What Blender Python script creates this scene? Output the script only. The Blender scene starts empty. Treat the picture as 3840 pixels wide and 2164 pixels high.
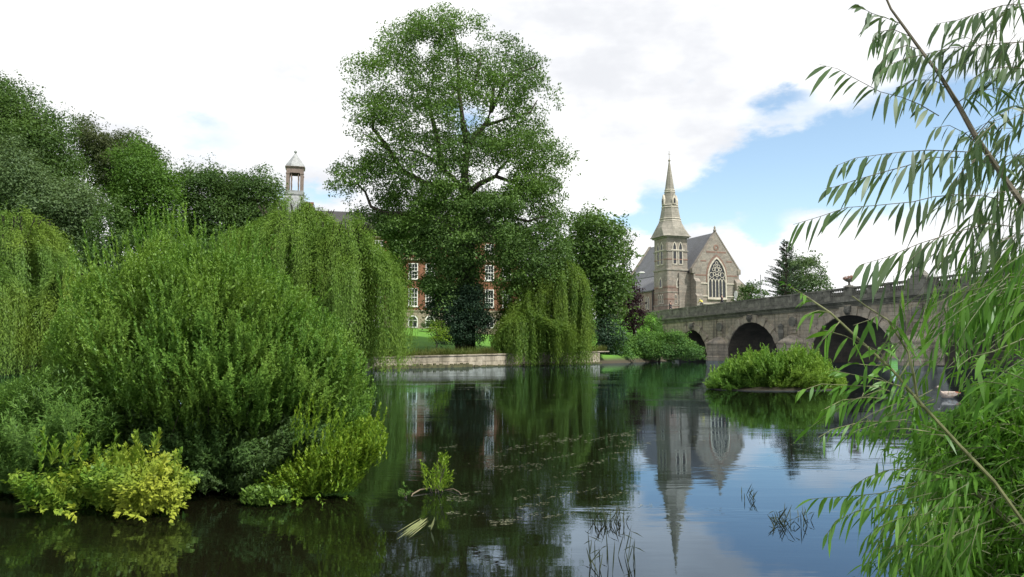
import bpy, math, random
import numpy as np
from mathutils import Vector, Matrix

EXPOSURE = 0.66
SUN_AZ, SUN_EL, SUN_E, SUN_ANGLE = 128.0, 54.0, 3.4, 3.0
CLOUD = 8.1
BLUE_TINT = (1.45, 1.42, 1.3)
WATER_BUMP, WATER_IOR = 0.045, 1.75
SC = bpy.context.scene
COL = SC.collection
rng = np.random.default_rng(11)
random.seed(11)
R = math.radians
F, CX, CY, HOR, CAMZ = 2900.0, 1920.0, 1082.0, 1306.0, 1.7
TH = math.atan((HOR - CY) / F)
ct, st = math.cos(TH), math.sin(TH)

# ---------------------------------------------------------------- camera geometry
def P(px, py, Y):
    """world points at distance Y in front of the photographer, seen at photo position px, py"""
    px = np.asarray(px, float); py = np.asarray(py, float); Y = np.asarray(Y, float)
    u = (px - CX) / F; v = -(py - CY) / F
    dy = ct - v * st; dz = st + v * ct
    k = Y / dy
    return np.stack([u * k, Y + 0 * u, CAMZ + dz * k], -1)

def W(px, py, z=0.0):
    """points on the water level seen at photo position px, py"""
    px = np.asarray(px, float); py = np.asarray(py, float)
    u = (px - CX) / F; v = -(py - CY) / F
    dy = ct - v * st; dz = st + v * ct
    k = (z - CAMZ) / dz
    return np.stack([u * k, dy * k, z + 0 * k], -1)

# ---------------------------------------------------------------- objects
def tag(o, label=None, cat=None, group=None, kind=None):
    if label: o['label'] = label
    if cat: o['category'] = cat
    if group: o['group'] = group
    if kind: o['kind'] = kind
    return o

def empty(name, loc=(0, 0, 0), rz=0.0):
    o = bpy.data.objects.new(name, None)
    COL.objects.link(o); o.location = loc; o.rotation_euler = (0, 0, rz)
    o.empty_display_size = 0.3
    return o

def link(name, me, mat, parent=None):
    o = bpy.data.objects.new(name, me); COL.objects.link(o)
    if mat is not None and not me.materials: me.materials.append(mat)
    if parent is not None: o.parent = parent
    return o

def copy_tree(o, parent=None):
    c = o.copy(); COL.objects.link(c); c.parent = parent
    for ch in list(o.children): copy_tree(ch, c)
    return c

class MB:
    """collects shapes into one mesh"""
    def __init__(s): s.v = []; s.f = []
    def add(s, vs, fs):
        b = len(s.v); s.v.extend([tuple(float(c) for c in p) for p in vs]); s.f.extend([tuple(b + i for i in f) for f in fs]); return s
    def box(s, x0, x1, y0, y1, z0, z1):
        return s.hexa([(x0, y0, z0), (x1, y0, z0), (x1, y1, z0), (x0, y1, z0)], [(x0, y0, z1), (x1, y0, z1), (x1, y1, z1), (x0, y1, z1)])
    def hexa(s, bot, top):
        return s.add(list(bot) + list(top), [(3, 2, 1, 0), (4, 5, 6, 7), (0, 1, 5, 4), (1, 2, 6, 5), (2, 3, 7, 6), (3, 0, 4, 7)])
    def prism(s, poly, y0, y1):
        """closed outline in x,z pushed along y"""
        n = len(poly)
        vs = [(x, y0, z) for x, z in poly] + [(x, y1, z) for x, z in poly]
        fs = [tuple(range(n)), tuple(range(2 * n - 1, n - 1, -1))] + [(i, i + n, (i + 1) % n + n, (i + 1) % n) for i in range(n)]
        return s.add(vs, fs)
    def band(s, outer, inner, y0, y1, close=True):
        """frame between two outlines of the same count (x,z), front at y0, back at y1"""
        n = len(outer)
        vs = [(x, y0, z) for x, z in outer] + [(x, y0, z) for x, z in inner] + [(x, y1, z) for x, z in outer] + [(x, y1, z) for x, z in inner]
        fs = []
        for i in range(n if close else n - 1):
            j = (i + 1) % n
            fs += [(i, j, n + j, n + i), (2 * n + i, 2 * n + j, j, i), (n + i, n + j, 3 * n + j, 3 * n + i)]
        return s.add(vs, fs)
    def loft(s, rings, cap=True, close=True):
        n = len(rings[0]); vs = [p for r in rings for p in r]; fs = []
        for k in range(len(rings) - 1):
            for i in range(n if close else n - 1):
                j = (i + 1) % n
                fs.append((k * n + i, k * n + j, (k + 1) * n + j, (k + 1) * n + i))
        if cap:
            fs.append(tuple(range(n - 1, -1, -1))); b = (len(rings) - 1) * n
            fs.append(tuple(b + i for i in range(n)))
        return s.add(vs, fs)
    def lathe(s, cx, cy, prof, n=10, ph=0.0):
        return s.loft([[(cx + r * math.cos(ph + 2 * math.pi * i / n), cy + r * math.sin(ph + 2 * math.pi * i / n), z) for i in range(n)] for r, z in prof])
    def tube(s, pts, rad, n=6):
        pts = [Vector(p) for p in pts]; m = len(pts)
        if not hasattr(rad, '__len__'): rad = [rad] * m
        rings = []
        for i, p in enumerate(pts):
            t = (pts[min(i + 1, m - 1)] - pts[max(i - 1, 0)])
            if t.length < 1e-9: t = Vector((0, 0, 1))
            t.normalize()
            a = t.cross(Vector((0.13, 0.37, 0.92) if abs(t.z) < 0.9 else (1, 0, 0))).normalized(); b = t.cross(a)
            rings.append([tuple(p + (a * math.cos(2 * math.pi * k / n) + b * math.sin(2 * math.pi * k / n)) * rad[i]) for k in range(n)])
        return s.loft(rings)
    def ball(s, c, r, n=10, m=7, sc=(1, 1, 1)):
        rings = []
        for k in range(m + 1):
            a = math.pi * (k / m) - math.pi / 2; rr = max(math.cos(a), 0.02) * r
            rings.append([(c[0] + rr * sc[0] * math.cos(2 * math.pi * i / n), c[1] + rr * sc[1] * math.sin(2 * math.pi * i / n), c[2] + r * sc[2] * math.sin(a)) for i in range(n)])
        return s.loft(rings)
    def build_each(s, name, mat, parent, per=8):
        for i in range(0, len(s.v), per):
            q = MB(); q.v = s.v[i:i + per]; q.f = [tuple(k - i for k in f) for f in s.f if i <= f[0] < i + per]; q.build(name, mat, parent)
    def build(s, name, mat, parent=None, off=None, smooth=False):
        me = bpy.data.meshes.new(name)
        v = s.v if off is None else [(a - off[0], b - off[1], c - off[2]) for a, b, c in s.v]
        me.from_pydata(v, [], s.f); me.update()
        if smooth: me.shade_smooth()
        return link(name, me, mat, parent)

# ---------------------------------------------------------------- leaves
def nrm(a):
    return a / np.maximum(np.linalg.norm(a, axis=-1, keepdims=True), 1e-9)

class Leaves:
    """many small leaf blades in one crown mesh"""
    def __init__(s): s.q = []; s.strips = []
    def add(s, C, D, N, L, Wd, fold=0.15):
        D = nrm(D); S = nrm(np.cross(D, N)); N2 = np.cross(S, D)
        L = np.asarray(L, float).reshape(-1, 1); Wd = np.asarray(Wd, float).reshape(-1, 1)
        m = C - D * L * 0.06 + N2 * Wd * fold
        s.q.append(np.stack([C - D * L / 2, m + S * Wd / 2, C + D * L / 2, m - S * Wd / 2], 1).astype(np.float32))
        return s
    def blade(s, B, D, N, L, Wd, droop=0.35, k=4):
        """long willow leaves from their base B, bending towards the ground; k segments"""
        D = nrm(D); L = np.asarray(L, float).reshape(-1, 1); Wd = np.asarray(Wd, float).reshape(-1, 1)
        S = nrm(np.cross(D, N)); dr = np.asarray(droop, float).reshape(-1, 1)
        prof = [0.12, 0.8, 1.0, 0.72, 0.06] if k == 4 else [0.15, 1.0, 0.05]
        L_, R_ = [], []
        for i in range(k + 1):
            t = i / k
            c = B + D * L * t + np.array([0, 0, -1.0]) * dr * L * t * t
            L_.append(c + S * Wd / 2 * prof[i]); R_.append(c - S * Wd / 2 * prof[i])
        s.strips.append((np.stack(L_ + R_, 1).astype(np.float32), k))
        return s
    def build(s, name, mat, parent=None, off=(0, 0, 0)):
        V, I, n = [], [], 0
        for q in s.q:
            m = len(q); V.append(q.reshape(-1, 3)); I.append(np.arange(m * 4).reshape(-1, 4) + n); n += m * 4
        for a, k in s.strips:
            m = len(a); w = 2 * (k + 1); V.append(a.reshape(-1, 3))
            base = (np.arange(m) * w)[:, None, None] + n
            f = np.array([[i, i + 1, k + 2 + i, k + 1 + i] for i in range(k)])[None]
            I.append((base + f).reshape(-1, 4)); n += m * w
        V = np.concatenate(V) - np.asarray(off, np.float32); I = np.concatenate(I).astype(np.int32)
        me = bpy.data.meshes.new(name)
        me.vertices.add(len(V)); me.vertices.foreach_set('co', V.astype(np.float32).ravel())
        me.loops.add(I.size); me.loops.foreach_set('vertex_index', I.ravel())
        me.polygons.add(len(I)); me.polygons.foreach_set('loop_start', np.arange(0, I.size, 4, dtype=np.int32))
        me.update(calc_edges=True)
        return link(name, me, mat, parent)

def rdir(n, g=None):
    return nrm((g or rng).normal(size=(n, 3)))

def inpoly(poly, x, y):
    poly = np.asarray(poly, float); c = np.zeros(x.shape, bool); n = len(poly)
    for i in range(n):
        x0, y0 = poly[i]; x1, y1 = poly[(i + 1) % n]
        if y0 == y1: continue
        c ^= ((y0 > y) != (y1 > y)) & (x < (x1 - x0) * (y - y0) / (y1 - y0) + x0)
    return c

def edgedist(poly, x, y):
    poly = np.asarray(poly, float); d = np.full(x.shape, 1e9); n = len(poly)
    for i in range(n):
        a = poly[i]; b = poly[(i + 1) % n]; e = b - a
        t = np.clip(((x - a[0]) * e[0] + (y - a[1]) * e[1]) / max(e @ e, 1e-9), 0, 1)
        d = np.minimum(d, np.hypot(x - a[0] - t * e[0], y - a[1] - t * e[1]))
    return d

def fill(poly, n, inset=0, holes=(), keep=None):
    """n positions inside an outline, at least inset from its edge; returns px, py, distance to edge"""
    pa = np.asarray(poly, float); lo, hi = pa.min(0), pa.max(0); X, Yy = [], []; got = 0; tries = 0
    while got < n:
        tries += 1
        if tries % 40 == 0: inset *= .7
        x = rng.uniform(lo[0], hi[0], n * 3); y = rng.uniform(lo[1], hi[1], n * 3)
        m = inpoly(pa, x, y)
        if inset: m &= edgedist(pa, x, y) > inset
        for hx, hy, hr in holes: m &= np.hypot(x - hx, y - hy) > hr
        if keep is not None: m &= keep(x, y)
        X.append(x[m]); Yy.append(y[m]); got += m.sum()
    x = np.concatenate(X)[:n]; y = np.concatenate(Yy)[:n]
    return x, y, edgedist(pa, x, y)

def clump_leaves(LV, C, r, per, L, Wd, flat=0.8, up=0.6, droop=0.0, ragged=0.35):
    """leaf blades on and in balls C of radius r; per = leaves per square metre of ball"""
    cnt = np.maximum((per * r * r).astype(int), 6); idx = np.repeat(np.arange(len(C)), cnt); n = len(idx)
    d = rdir(n); d[:, 2] = np.where(d[:, 2] < -0.3, -d[:, 2] * rng.uniform(-1, 1, n), d[:, 2]); d = nrm(d)
    rr = r[idx] * (0.5 + 0.5 * rng.random(n) ** 0.6) * (1 + ragged * rng.normal(size=n) * 0.5)
    pos = C[idx] + d * rr[:, None] * np.array([1, 1, flat])
    N = nrm(d + np.array([0, 0, up]) + rng.normal(size=(n, 3)) * 0.55)
    D = nrm(np.cross(N, rdir(n)) + np.array([0, 0, -droop]))
    LV.add(pos, D, N, L * rng.uniform(0.6, 1.35, n), Wd * rng.uniform(0.7, 1.3, n))

def shoots(LV, MBs, S, D, L, per_m, leaf, width, bend=0.0, spread=0.7, stem=0.004, start=0.12, blade=False, droop=0.2, k=2, taper=True):
    """leafy shoots: start S, direction D, length L; leaves alternate along each; bend > 0 turns up, < 0 droops"""
    n = len(S); D = nrm(D); cnt = np.maximum((L * per_m).astype(int), 4); idx = np.repeat(np.arange(n), cnt); m = len(idx)
    o = np.arange(m) - np.repeat(np.cumsum(cnt) - cnt, cnt)
    t = start + (1 - start) * (o + rng.random(m) * 0.6) / cnt[idx]
    up = np.array([0, 0, 1.0])
    bd = np.asarray(bend, float) * np.ones(n)
    pos = S[idx] + D[idx] * (L[idx] * t)[:, None] + up * (bd[idx] * L[idx] * t * t)[:, None]
    T = nrm(D[idx] + up * (2 * bd[idx] * t)[:, None])
    side = nrm(np.cross(T, rdir(m)))
    dr = nrm(T * 0.75 + side * spread + up * (-droop))
    N = nrm(np.cross(dr, np.cross(T, dr)) + up * 0.7 + rng.normal(size=(m, 3)) * 0.35)
    ln = leaf * rng.uniform(0.65, 1.25, m) * ((1.05 - 0.5 * t ** 3) if taper else 1)
    wd = width * rng.uniform(0.75, 1.25, m)
    if blade: LV.blade(pos, dr, N, ln, wd, droop=0.25 + 0.25 * rng.random(m), k=k)
    else: LV.add(pos + dr * (ln / 2)[:, None], dr, N, ln, wd)
    if MBs is not None:
        for i in range(n):
            p = [S[i] + D[i] * L[i] * q + up * bd[i] * L[i] * q * q for q in (0, 0.4, 0.75, 1.0)]
            MBs.tube(p, [stem, stem * 0.8, stem * 0.55, stem * 0.25], 3)

# ---------------------------------------------------------------- materials
def nodes(name):
    m = bpy.data.materials.new(name); m.use_nodes = True; nt = m.node_tree; nt.nodes.clear()
    out = nt.nodes.new('ShaderNodeOutputMaterial')
    return m, nt, out

class G:
    """small helper for wiring nodes"""
    def __init__(s, nt): s.nt = nt
    def n(s, t, **kw):
        x = s.nt.nodes.new('ShaderNode' + t)
        for k, v in kw.items(): setattr(x, k, v)
        return x
    def l(s, a, b): s.nt.links.new(a, b)
    def put(s, sock, v):
        if hasattr(v, 'is_linked') or isinstance(v, bpy.types.NodeSocket): s.l(v, sock)
        else: sock.default_value = v
    def math(s, op, a, b=0.0, c=None, clamp=False):
        x = s.n('Math', operation=op, use_clamp=clamp); s.put(x.inputs[0], a); s.put(x.inputs[1], b)
        if c is not None: s.put(x.inputs[2], c)
        return x.outputs[0]
    def mix(s, fac, a, b, mode='MIX'):
        x = s.n('Mix', data_type='RGBA', blend_type=mode); s.put(x.inputs[0], fac)
        for sock, v in ((x.inputs[6], a), (x.inputs[7], b)):
            s.put(sock, (*v, 1) if isinstance(v, tuple) and len(v) == 3 else v)
        return x.outputs[2]
    def noise(s, vec=None, scale=5, detail=4, rough=0.55, dist=0.0):
        x = s.n('TexNoise'); x.inputs['Scale'].default_value = scale; x.inputs['Detail'].default_value = detail
        x.inputs['Roughness'].default_value = rough; x.inputs['Distortion'].default_value = dist
        if vec is not None: s.l(vec, x.inputs['Vector'])
        return x.outputs[0]
    def ramp(s, v, a, b):
        x = s.n('MapRange', interpolation_type='SMOOTHSTEP'); s.put(x.inputs[0], v); x.inputs[1].default_value = a; x.inputs[2].default_value = b
        return x.outputs[0]

def leaf_mat(name, dark, light, accent=None, acc=0.35, nscale=0.35, trans=0.3, gloss=0.01, tint=(1.12, 1.15, 0.6)):
    m, nt, out = nodes(name); g = G(nt)
    geo = g.n('NewGeometry'); tc = g.n('TexCoord')
    c = g.mix(geo.outputs['Random Per Island'], dark, light)
    nz = g.ramp(g.noise(tc.outputs['Object'], nscale, 3), 0.38, 0.66)
    c = g.mix(g.math('MULTIPLY', nz, acc), c, accent or light)
    df = g.n('BsdfDiffuse'); g.l(c, df.inputs[0])
    tr = g.n('BsdfTranslucent'); tcx = g.mix(1.0, c, tint, 'MULTIPLY'); g.l(tcx, tr.inputs[0])
    ms = g.n('MixShader'); ms.inputs[0].default_value = trans; g.l(df.outputs[0], ms.inputs[1]); g.l(tr.outputs[0], ms.inputs[2])
    gl = g.n('BsdfGlossy'); gl.inputs['Roughness'].default_value = 0.42; gl.inputs['Color'].default_value = (0.8, 0.85, 0.9, 1)
    m2 = g.n('MixShader'); m2.inputs[0].default_value = gloss; g.l(ms.outputs[0], m2.inputs[1]); g.l(gl.outputs[0], m2.inputs[2])
    g.l(m2.outputs[0], out.inputs[0]); return m

def plain(name, col, rough=0.7, var=0.25, scale=4.0, metal=0.0, bump=0.0, col2=None, detail=5, stretch=None):
    m, nt, out = nodes(name); g = G(nt); tc = g.n('TexCoord'); vec = tc.outputs['Object']
    if stretch:
        mp = g.n('Mapping'); mp.inputs['Scale'].default_value = stretch; g.l(vec, mp.inputs[0]); vec = mp.outputs[0]
    nz = g.noise(vec, scale, detail)
    c = g.mix(g.ramp(nz, 0.3, 0.7), tuple(x * (1 - var) for x in col), col2 or tuple(min(x * (1 + var), 0.95) for x in col))
    b = g.n('BsdfPrincipled'); g.l(c, b.inputs['Base Color']); b.inputs['Roughness'].default_value = rough; b.inputs['Metallic'].default_value = metal
    if bump:
        bp = g.n('Bump'); bp.inputs['Strength'].default_value = bump; bp.inputs['Distance'].default_value = 0.05; g.l(nz, bp.inputs['Height']); g.l(bp.outputs[0], b.inputs['Normal'])
    g.l(b.outputs[0], out.inputs[0]); return m

def masonry(name, c1, c2, mortar, bw, bh, stain=(0.05, 0.05, 0.045), stain_amt=0.5, msize=0.015, accent=None, streak=0.0, rough=0.9, nsc=0.6):
    """coursed stone or brick on upright faces: runs along local x + y, courses along local z"""
    m, nt, out = nodes(name); g = G(nt); tc = g.n('TexCoord')
    sx = g.n('SeparateXYZ'); g.l(tc.outputs['Object'], sx.inputs[0])
    cb = g.n('CombineXYZ'); g.l(g.math('ADD', sx.outputs[0], sx.outputs[1]), cb.inputs[0]); g.l(sx.outputs[2], cb.inputs[1])
    br = g.n('TexBrick'); g.l(cb.outputs[0], br.inputs['Vector'])
    br.inputs['Color1'].default_value = (*c1, 1); br.inputs['Color2'].default_value = (*c2, 1); br.inputs['Mortar'].default_value = (*mortar, 1)
    br.inputs['Scale'].default_value = 1.0; br.inputs['Mortar Size'].default_value = msize; br.inputs['Brick Width'].default_value = bw; br.inputs['Row Height'].default_value = bh
    br.inputs['Mortar Smooth'].default_value = 0.3
    col = br.outputs[0]
    nz = g.noise(tc.outputs['Object'], nsc, 6, 0.65)
    if accent: col = g.mix(g.math('MULTIPLY', g.ramp(g.noise(tc.outputs['Object'], 1.3, 3), 0.5, 0.62), 0.6), col, accent)
    fine = g.noise(tc.outputs['Object'], 6, 5, 0.6)
    col = g.mix(g.math('MULTIPLY', g.ramp(fine, 0.35, 0.75), 0.25), col, tuple(x * 1.5 for x in c1))
    col = g.mix(g.math('MULTIPLY', g.ramp(nz, 0.42, 0.68), stain_amt), col, stain)
    if streak:
        mp = g.n('Mapping'); mp.inputs['Scale'].default_value = (1.6, 1.6, 0.12); g.l(tc.outputs['Object'], mp.inputs[0])
        col = g.mix(g.math('MULTIPLY', g.ramp(g.noise(mp.outputs[0], 1.0, 5), 0.5, 0.7), streak), col, stain)
    b = g.n('BsdfPrincipled'); g.l(col, b.inputs['Base Color']); b.inputs['Roughness'].default_value = rough
    bp = g.n('Bump'); bp.inputs['Strength'].default_value = 0.5; bp.inputs['Distance'].default_value = 0.03
    g.l(g.math('ADD', g.math('MULTIPLY', br.outputs['Fac'], -0.6), fine), bp.inputs['Height']); g.l(bp.outputs[0], b.inputs['Normal'])
    g.l(b.outputs[0], out.inputs[0]); return m

M = {}
M['oak'] = leaf_mat('dark broad leaves', (0.034, 0.07, 0.022), (0.085, 0.155, 0.042), (0.11, 0.185, 0.045), 0.55, 0.16)
M['oak_grey'] = leaf_mat('grey green leaves', (0.055, 0.095, 0.042), (0.12, 0.185, 0.075), (0.125, 0.195, 0.07), 0.4, 0.16)
M['oak_brown'] = leaf_mat('brownish leaves', (0.05, 0.065, 0.028), (0.095, 0.115, 0.048), (0.06, 0.12, 0.035), 0.7, 0.12)
M['lime'] = leaf_mat('fresh green leaves', (0.04, 0.09, 0.018), (0.095, 0.19, 0.034), (0.12, 0.23, 0.036), 0.6, 0.16)
M['poplar'] = leaf_mat('poplar leaves', (0.04, 0.085, 0.022), (0.115, 0.2, 0.055), (0.14, 0.25, 0.045), 0.6, 0.13)
M['round'] = leaf_mat('round tree leaves', (0.045, 0.095, 0.022), (0.105, 0.185, 0.05), (0.12, 0.2, 0.05), 0.5, 0.2)
M['purple'] = leaf_mat('purple leaves', (0.022, 0.014, 0.018), (0.05, 0.028, 0.032), (0.035, 0.04, 0.02), 0.3, 0.2, tint=(1.2, 0.8, 0.8))
M['weep'] = leaf_mat('weeping willow leaves', (0.075, 0.15, 0.022), (0.16, 0.27, 0.048), (0.18, 0.27, 0.04), 0.4, 0.3)
M['weep_yellow'] = leaf_mat('yellowing willow leaves', (0.07, 0.145, 0.028), (0.15, 0.26, 0.055), (0.22, 0.3, 0.035), 0.5, 0.25)
M['weep_dark'] = leaf_mat('deep green willow leaves', (0.05, 0.11, 0.016), (0.13, 0.215, 0.035), (0.17, 0.25, 0.04), 0.5, 0.3)
M['osier'] = leaf_mat('osier leaves', (0.06, 0.145, 0.024), (0.165, 0.3, 0.056), (0.2, 0.31, 0.055), 0.6, 1.3)
M['osier_shaded'] = leaf_mat('shaded osier leaves', (0.035, 0.08, 0.02), (0.09, 0.17, 0.045), (0.11, 0.15, 0.06), 0.35, 1.0)  # darker than the osier leaves: shade under the overhang put into the colour
M['feather'] = leaf_mat('blue green willow leaves', (0.06, 0.14, 0.026), (0.155, 0.275, 0.058), (0.12, 0.2, 0.06), 0.5, 1.2)
M['yellow'] = leaf_mat('yellow green leaves', (0.07, 0.17, 0.024), (0.21, 0.33, 0.045), (0.44, 0.46, 0.06), 0.7, 1.1)
M['bright'] = leaf_mat('bright green leaves', (0.09, 0.18, 0.016), (0.25, 0.36, 0.035), (0.09, 0.19, 0.025), 0.5, 2.0)
M['island'] = leaf_mat('island shrub leaves', (0.075, 0.17, 0.028), (0.18, 0.33, 0.055), (0.24, 0.34, 0.05), 0.45, 0.5)
M['bank'] = leaf_mat('bank shrub leaves', (0.05, 0.125, 0.028), (0.15, 0.29, 0.055), (0.08, 0.17, 0.07), 0.5, 0.35)
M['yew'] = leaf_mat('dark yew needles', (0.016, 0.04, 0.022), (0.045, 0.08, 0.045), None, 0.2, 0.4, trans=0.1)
M['conifer'] = leaf_mat('conifer needles', (0.03, 0.055, 0.03), (0.06, 0.095, 0.05), None, 0.2, 0.4, trans=0.12)
M['near'] = leaf_mat('near willow leaves', (0.05, 0.09, 0.042), (0.13, 0.185, 0.095), (0.08, 0.165, 0.05), 0.5, 3.0, trans=0.35, gloss=0.022)
M['near_green'] = leaf_mat('near green willow leaves', (0.05, 0.14, 0.02), (0.14, 0.28, 0.045), (0.09, 0.24, 0.025), 0.5, 2.5, trans=0.35, gloss=0.018)
M['fern'] = leaf_mat('fine shrub leaves', (0.05, 0.13, 0.02), (0.14, 0.29, 0.04), (0.1, 0.25, 0.03), 0.5, 2.0, trans=0.35)
M['grassblade'] = leaf_mat('grass blades', (0.06, 0.1, 0.02), (0.14, 0.18, 0.045), (0.16, 0.15, 0.06), 0.45, 0.4)
M['reed'] = leaf_mat('reed stems', (0.02, 0.03, 0.018), (0.05, 0.06, 0.03), None, 0.1, 2.0, trans=0.05)
M['straw'] = leaf_mat('pale dead stems', (0.14, 0.17, 0.07), (0.27, 0.29, 0.14), None, 0.1, 3.0, trans=0.1)
M['bark'] = plain('bark', (0.045, 0.036, 0.028), 0.9, 0.45, 6.0, bump=0.6, stretch=(2, 2, 0.4))
M['greenstem'] = plain('green twig bark', (0.085, 0.105, 0.04), 0.6, 0.3, 12.0)
M['palestem'] = plain('pale green stem', (0.19, 0.2, 0.1), 0.6, 0.3, 10.0)
M['twig'] = plain('brown twig bark', (0.1, 0.085, 0.06), 0.7, 0.35, 14.0)
M['driftwood'] = plain('wet driftwood', (0.16, 0.13, 0.08), 0.6, 0.4, 12.0)
M['stone_bridge'] = masonry('bridge stone', (0.42, 0.37, 0.3), (0.31, 0.275, 0.225), (0.15, 0.138, 0.118), 1.1, 0.42, (0.085, 0.078, 0.067), 0.6, 0.024, (0.46, 0.38, 0.28), 0.7)
M['stone_ring'] = masonry('arch ring stone', (0.46, 0.405, 0.33), (0.33, 0.29, 0.24), (0.2, 0.18, 0.15), 0.8, 0.5, (0.1, 0.09, 0.078), 0.45, 0.01, (0.5, 0.42, 0.32), 0.4)
M['stone_dark'] = masonry('blackened bridge stone', (0.2, 0.195, 0.17), (0.135, 0.132, 0.118), (0.055, 0.055, 0.05), 1.3, 0.5, (0.04, 0.04, 0.036), 0.55, 0.018, (0.3, 0.29, 0.25), 0.35)
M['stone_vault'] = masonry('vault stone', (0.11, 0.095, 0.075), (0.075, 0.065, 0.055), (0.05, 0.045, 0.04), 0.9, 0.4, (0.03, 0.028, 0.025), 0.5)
M['stone_church'] = masonry('church rubble stone', (0.31, 0.285, 0.245), (0.2, 0.18, 0.155), (0.15, 0.14, 0.125), 0.62, 0.24, (0.13, 0.115, 0.1), 0.45, 0.022, (0.33, 0.27, 0.22), 0.25)
M['stone_red'] = masonry('red sandstone courses', (0.25, 0.15, 0.115), (0.2, 0.125, 0.1), (0.12, 0.09, 0.075), 0.6, 0.22, (0.1, 0.075, 0.065), 0.4)
M['stone_mixed'] = masonry('reddish mixed stone', (0.3, 0.22, 0.18), (0.22, 0.175, 0.15), (0.15, 0.13, 0.115), 0.62, 0.24, (0.13, 0.1, 0.085), 0.45, 0.022, (0.29, 0.26, 0.21), 0.25)
M['stone_pale'] = plain('pale dressed stone', (0.5, 0.465, 0.395), 0.85, 0.2, 3.0)
M['stone_spire'] = masonry('spire ashlar', (0.33, 0.31, 0.265), (0.24, 0.225, 0.19), (0.15, 0.142, 0.125), 0.9, 0.4, (0.15, 0.145, 0.125), 0.5, 0.018, None, 0.5)
M['slate'] = masonry('grey slates', (0.125, 0.13, 0.145), (0.1, 0.105, 0.12), (0.06, 0.06, 0.07), 0.35, 0.2, (0.075, 0.08, 0.07), 0.4, 0.012, rough=0.6)
M['slate_dark'] = masonry('dark slates', (0.035, 0.034, 0.034), (0.026, 0.026, 0.027), (0.018, 0.018, 0.018), 0.35, 0.2, (0.06, 0.055, 0.045), 0.4, 0.012, rough=0.7)
M['brick'] = masonry('red brick', (0.3, 0.115, 0.06), (0.22, 0.085, 0.05), (0.2, 0.15, 0.11), 0.24, 0.09, (0.12, 0.06, 0.045), 0.35, 0.012)
M['rustic'] = masonry('rusticated pale stone', (0.34, 0.29, 0.22), (0.29, 0.25, 0.19), (0.12, 0.1, 0.08), 1.2, 0.48, (0.14, 0.12, 0.09), 0.4, 0.025)
M['quay'] = masonry('pale quay stone', (0.32, 0.28, 0.21), (0.23, 0.2, 0.15), (0.08, 0.07, 0.05), 2.4, 0.5, (0.09, 0.08, 0.05), 0.7, 0.03, (0.46, 0.41, 0.32), 0.65)
M['moss'] = plain('mossy weed', (0.06, 0.06, 0.025), 0.9, 0.5, 3.0)
M['white'] = plain('white paint', (0.78, 0.78, 0.76), 0.5, 0.06, 5.0)
M['cream'] = plain('cream stone', (0.42, 0.37, 0.27), 0.8, 0.2, 3.0)
M['lead'] = plain('weathered lead', (0.3, 0.315, 0.32), 0.55, 0.22, 2.5, 0.15)
M['oldwood'] = plain('brown painted timber', (0.2, 0.155, 0.135), 0.75, 0.3, 5.0, stretch=(3, 3, 0.5))
M['black'] = plain('black iron', (0.02, 0.02, 0.022), 0.5, 0.2, 5.0)
def glass_mat():
    m, nt, out = nodes('window glass'); g = G(nt); b = g.n('BsdfPrincipled'); tc = g.n('TexCoord')
    g.l(g.mix(g.noise(tc.outputs['Object'], 3.0, 2), (0.008, 0.01, 0.012), (0.05, 0.055, 0.065)), b.inputs['Base Color']); b.inputs['Roughness'].default_value = 0.12
    g.l(b.outputs[0], out.inputs[0]); return m
M['glass'] = glass_mat()
def cloth(name, c): return plain(name, c, 0.85, 0.15, 12.0)
# ---------------------------------------------------------------- camera, light, sky
cam = bpy.data.objects.new('camera', bpy.data.cameras.new('camera')); COL.objects.link(cam)
cam.location = (0, 0, CAMZ); cam.rotation_euler = (math.pi / 2 + TH, 0, 0)
cam.data.sensor_width = 36.0; cam.data.lens = F / 3840.0 * 36.0; cam.data.clip_start = 0.05; cam.data.clip_end = 9000
SC.camera = cam
SC.view_settings.view_transform = 'Standard'; SC.view_settings.look = 'None'; SC.view_settings.gamma = 1.0; SC.view_settings.exposure = EXPOSURE
SC.cycles.max_bounces = 8; SC.cycles.diffuse_bounces = 3; SC.cycles.transmission_bounces = 3; SC.cycles.glossy_bounces = 3
SC.cycles.use_denoising = True

sun = bpy.data.objects.new('sun', bpy.data.lights.new('sun', 'SUN')); COL.objects.link(sun)
to_sun = Vector((math.sin(R(SUN_AZ)) * math.cos(R(SUN_EL)), math.cos(R(SUN_AZ)) * math.cos(R(SUN_EL)), math.sin(R(SUN_EL))))
sun.rotation_euler = to_sun.to_track_quat('Z', 'Y').to_euler(); sun.location = to_sun * 300
sun.data.energy = SUN_E; sun.data.angle = R(SUN_ANGLE); sun.data.color = (1.0, 0.95, 0.86)

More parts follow.
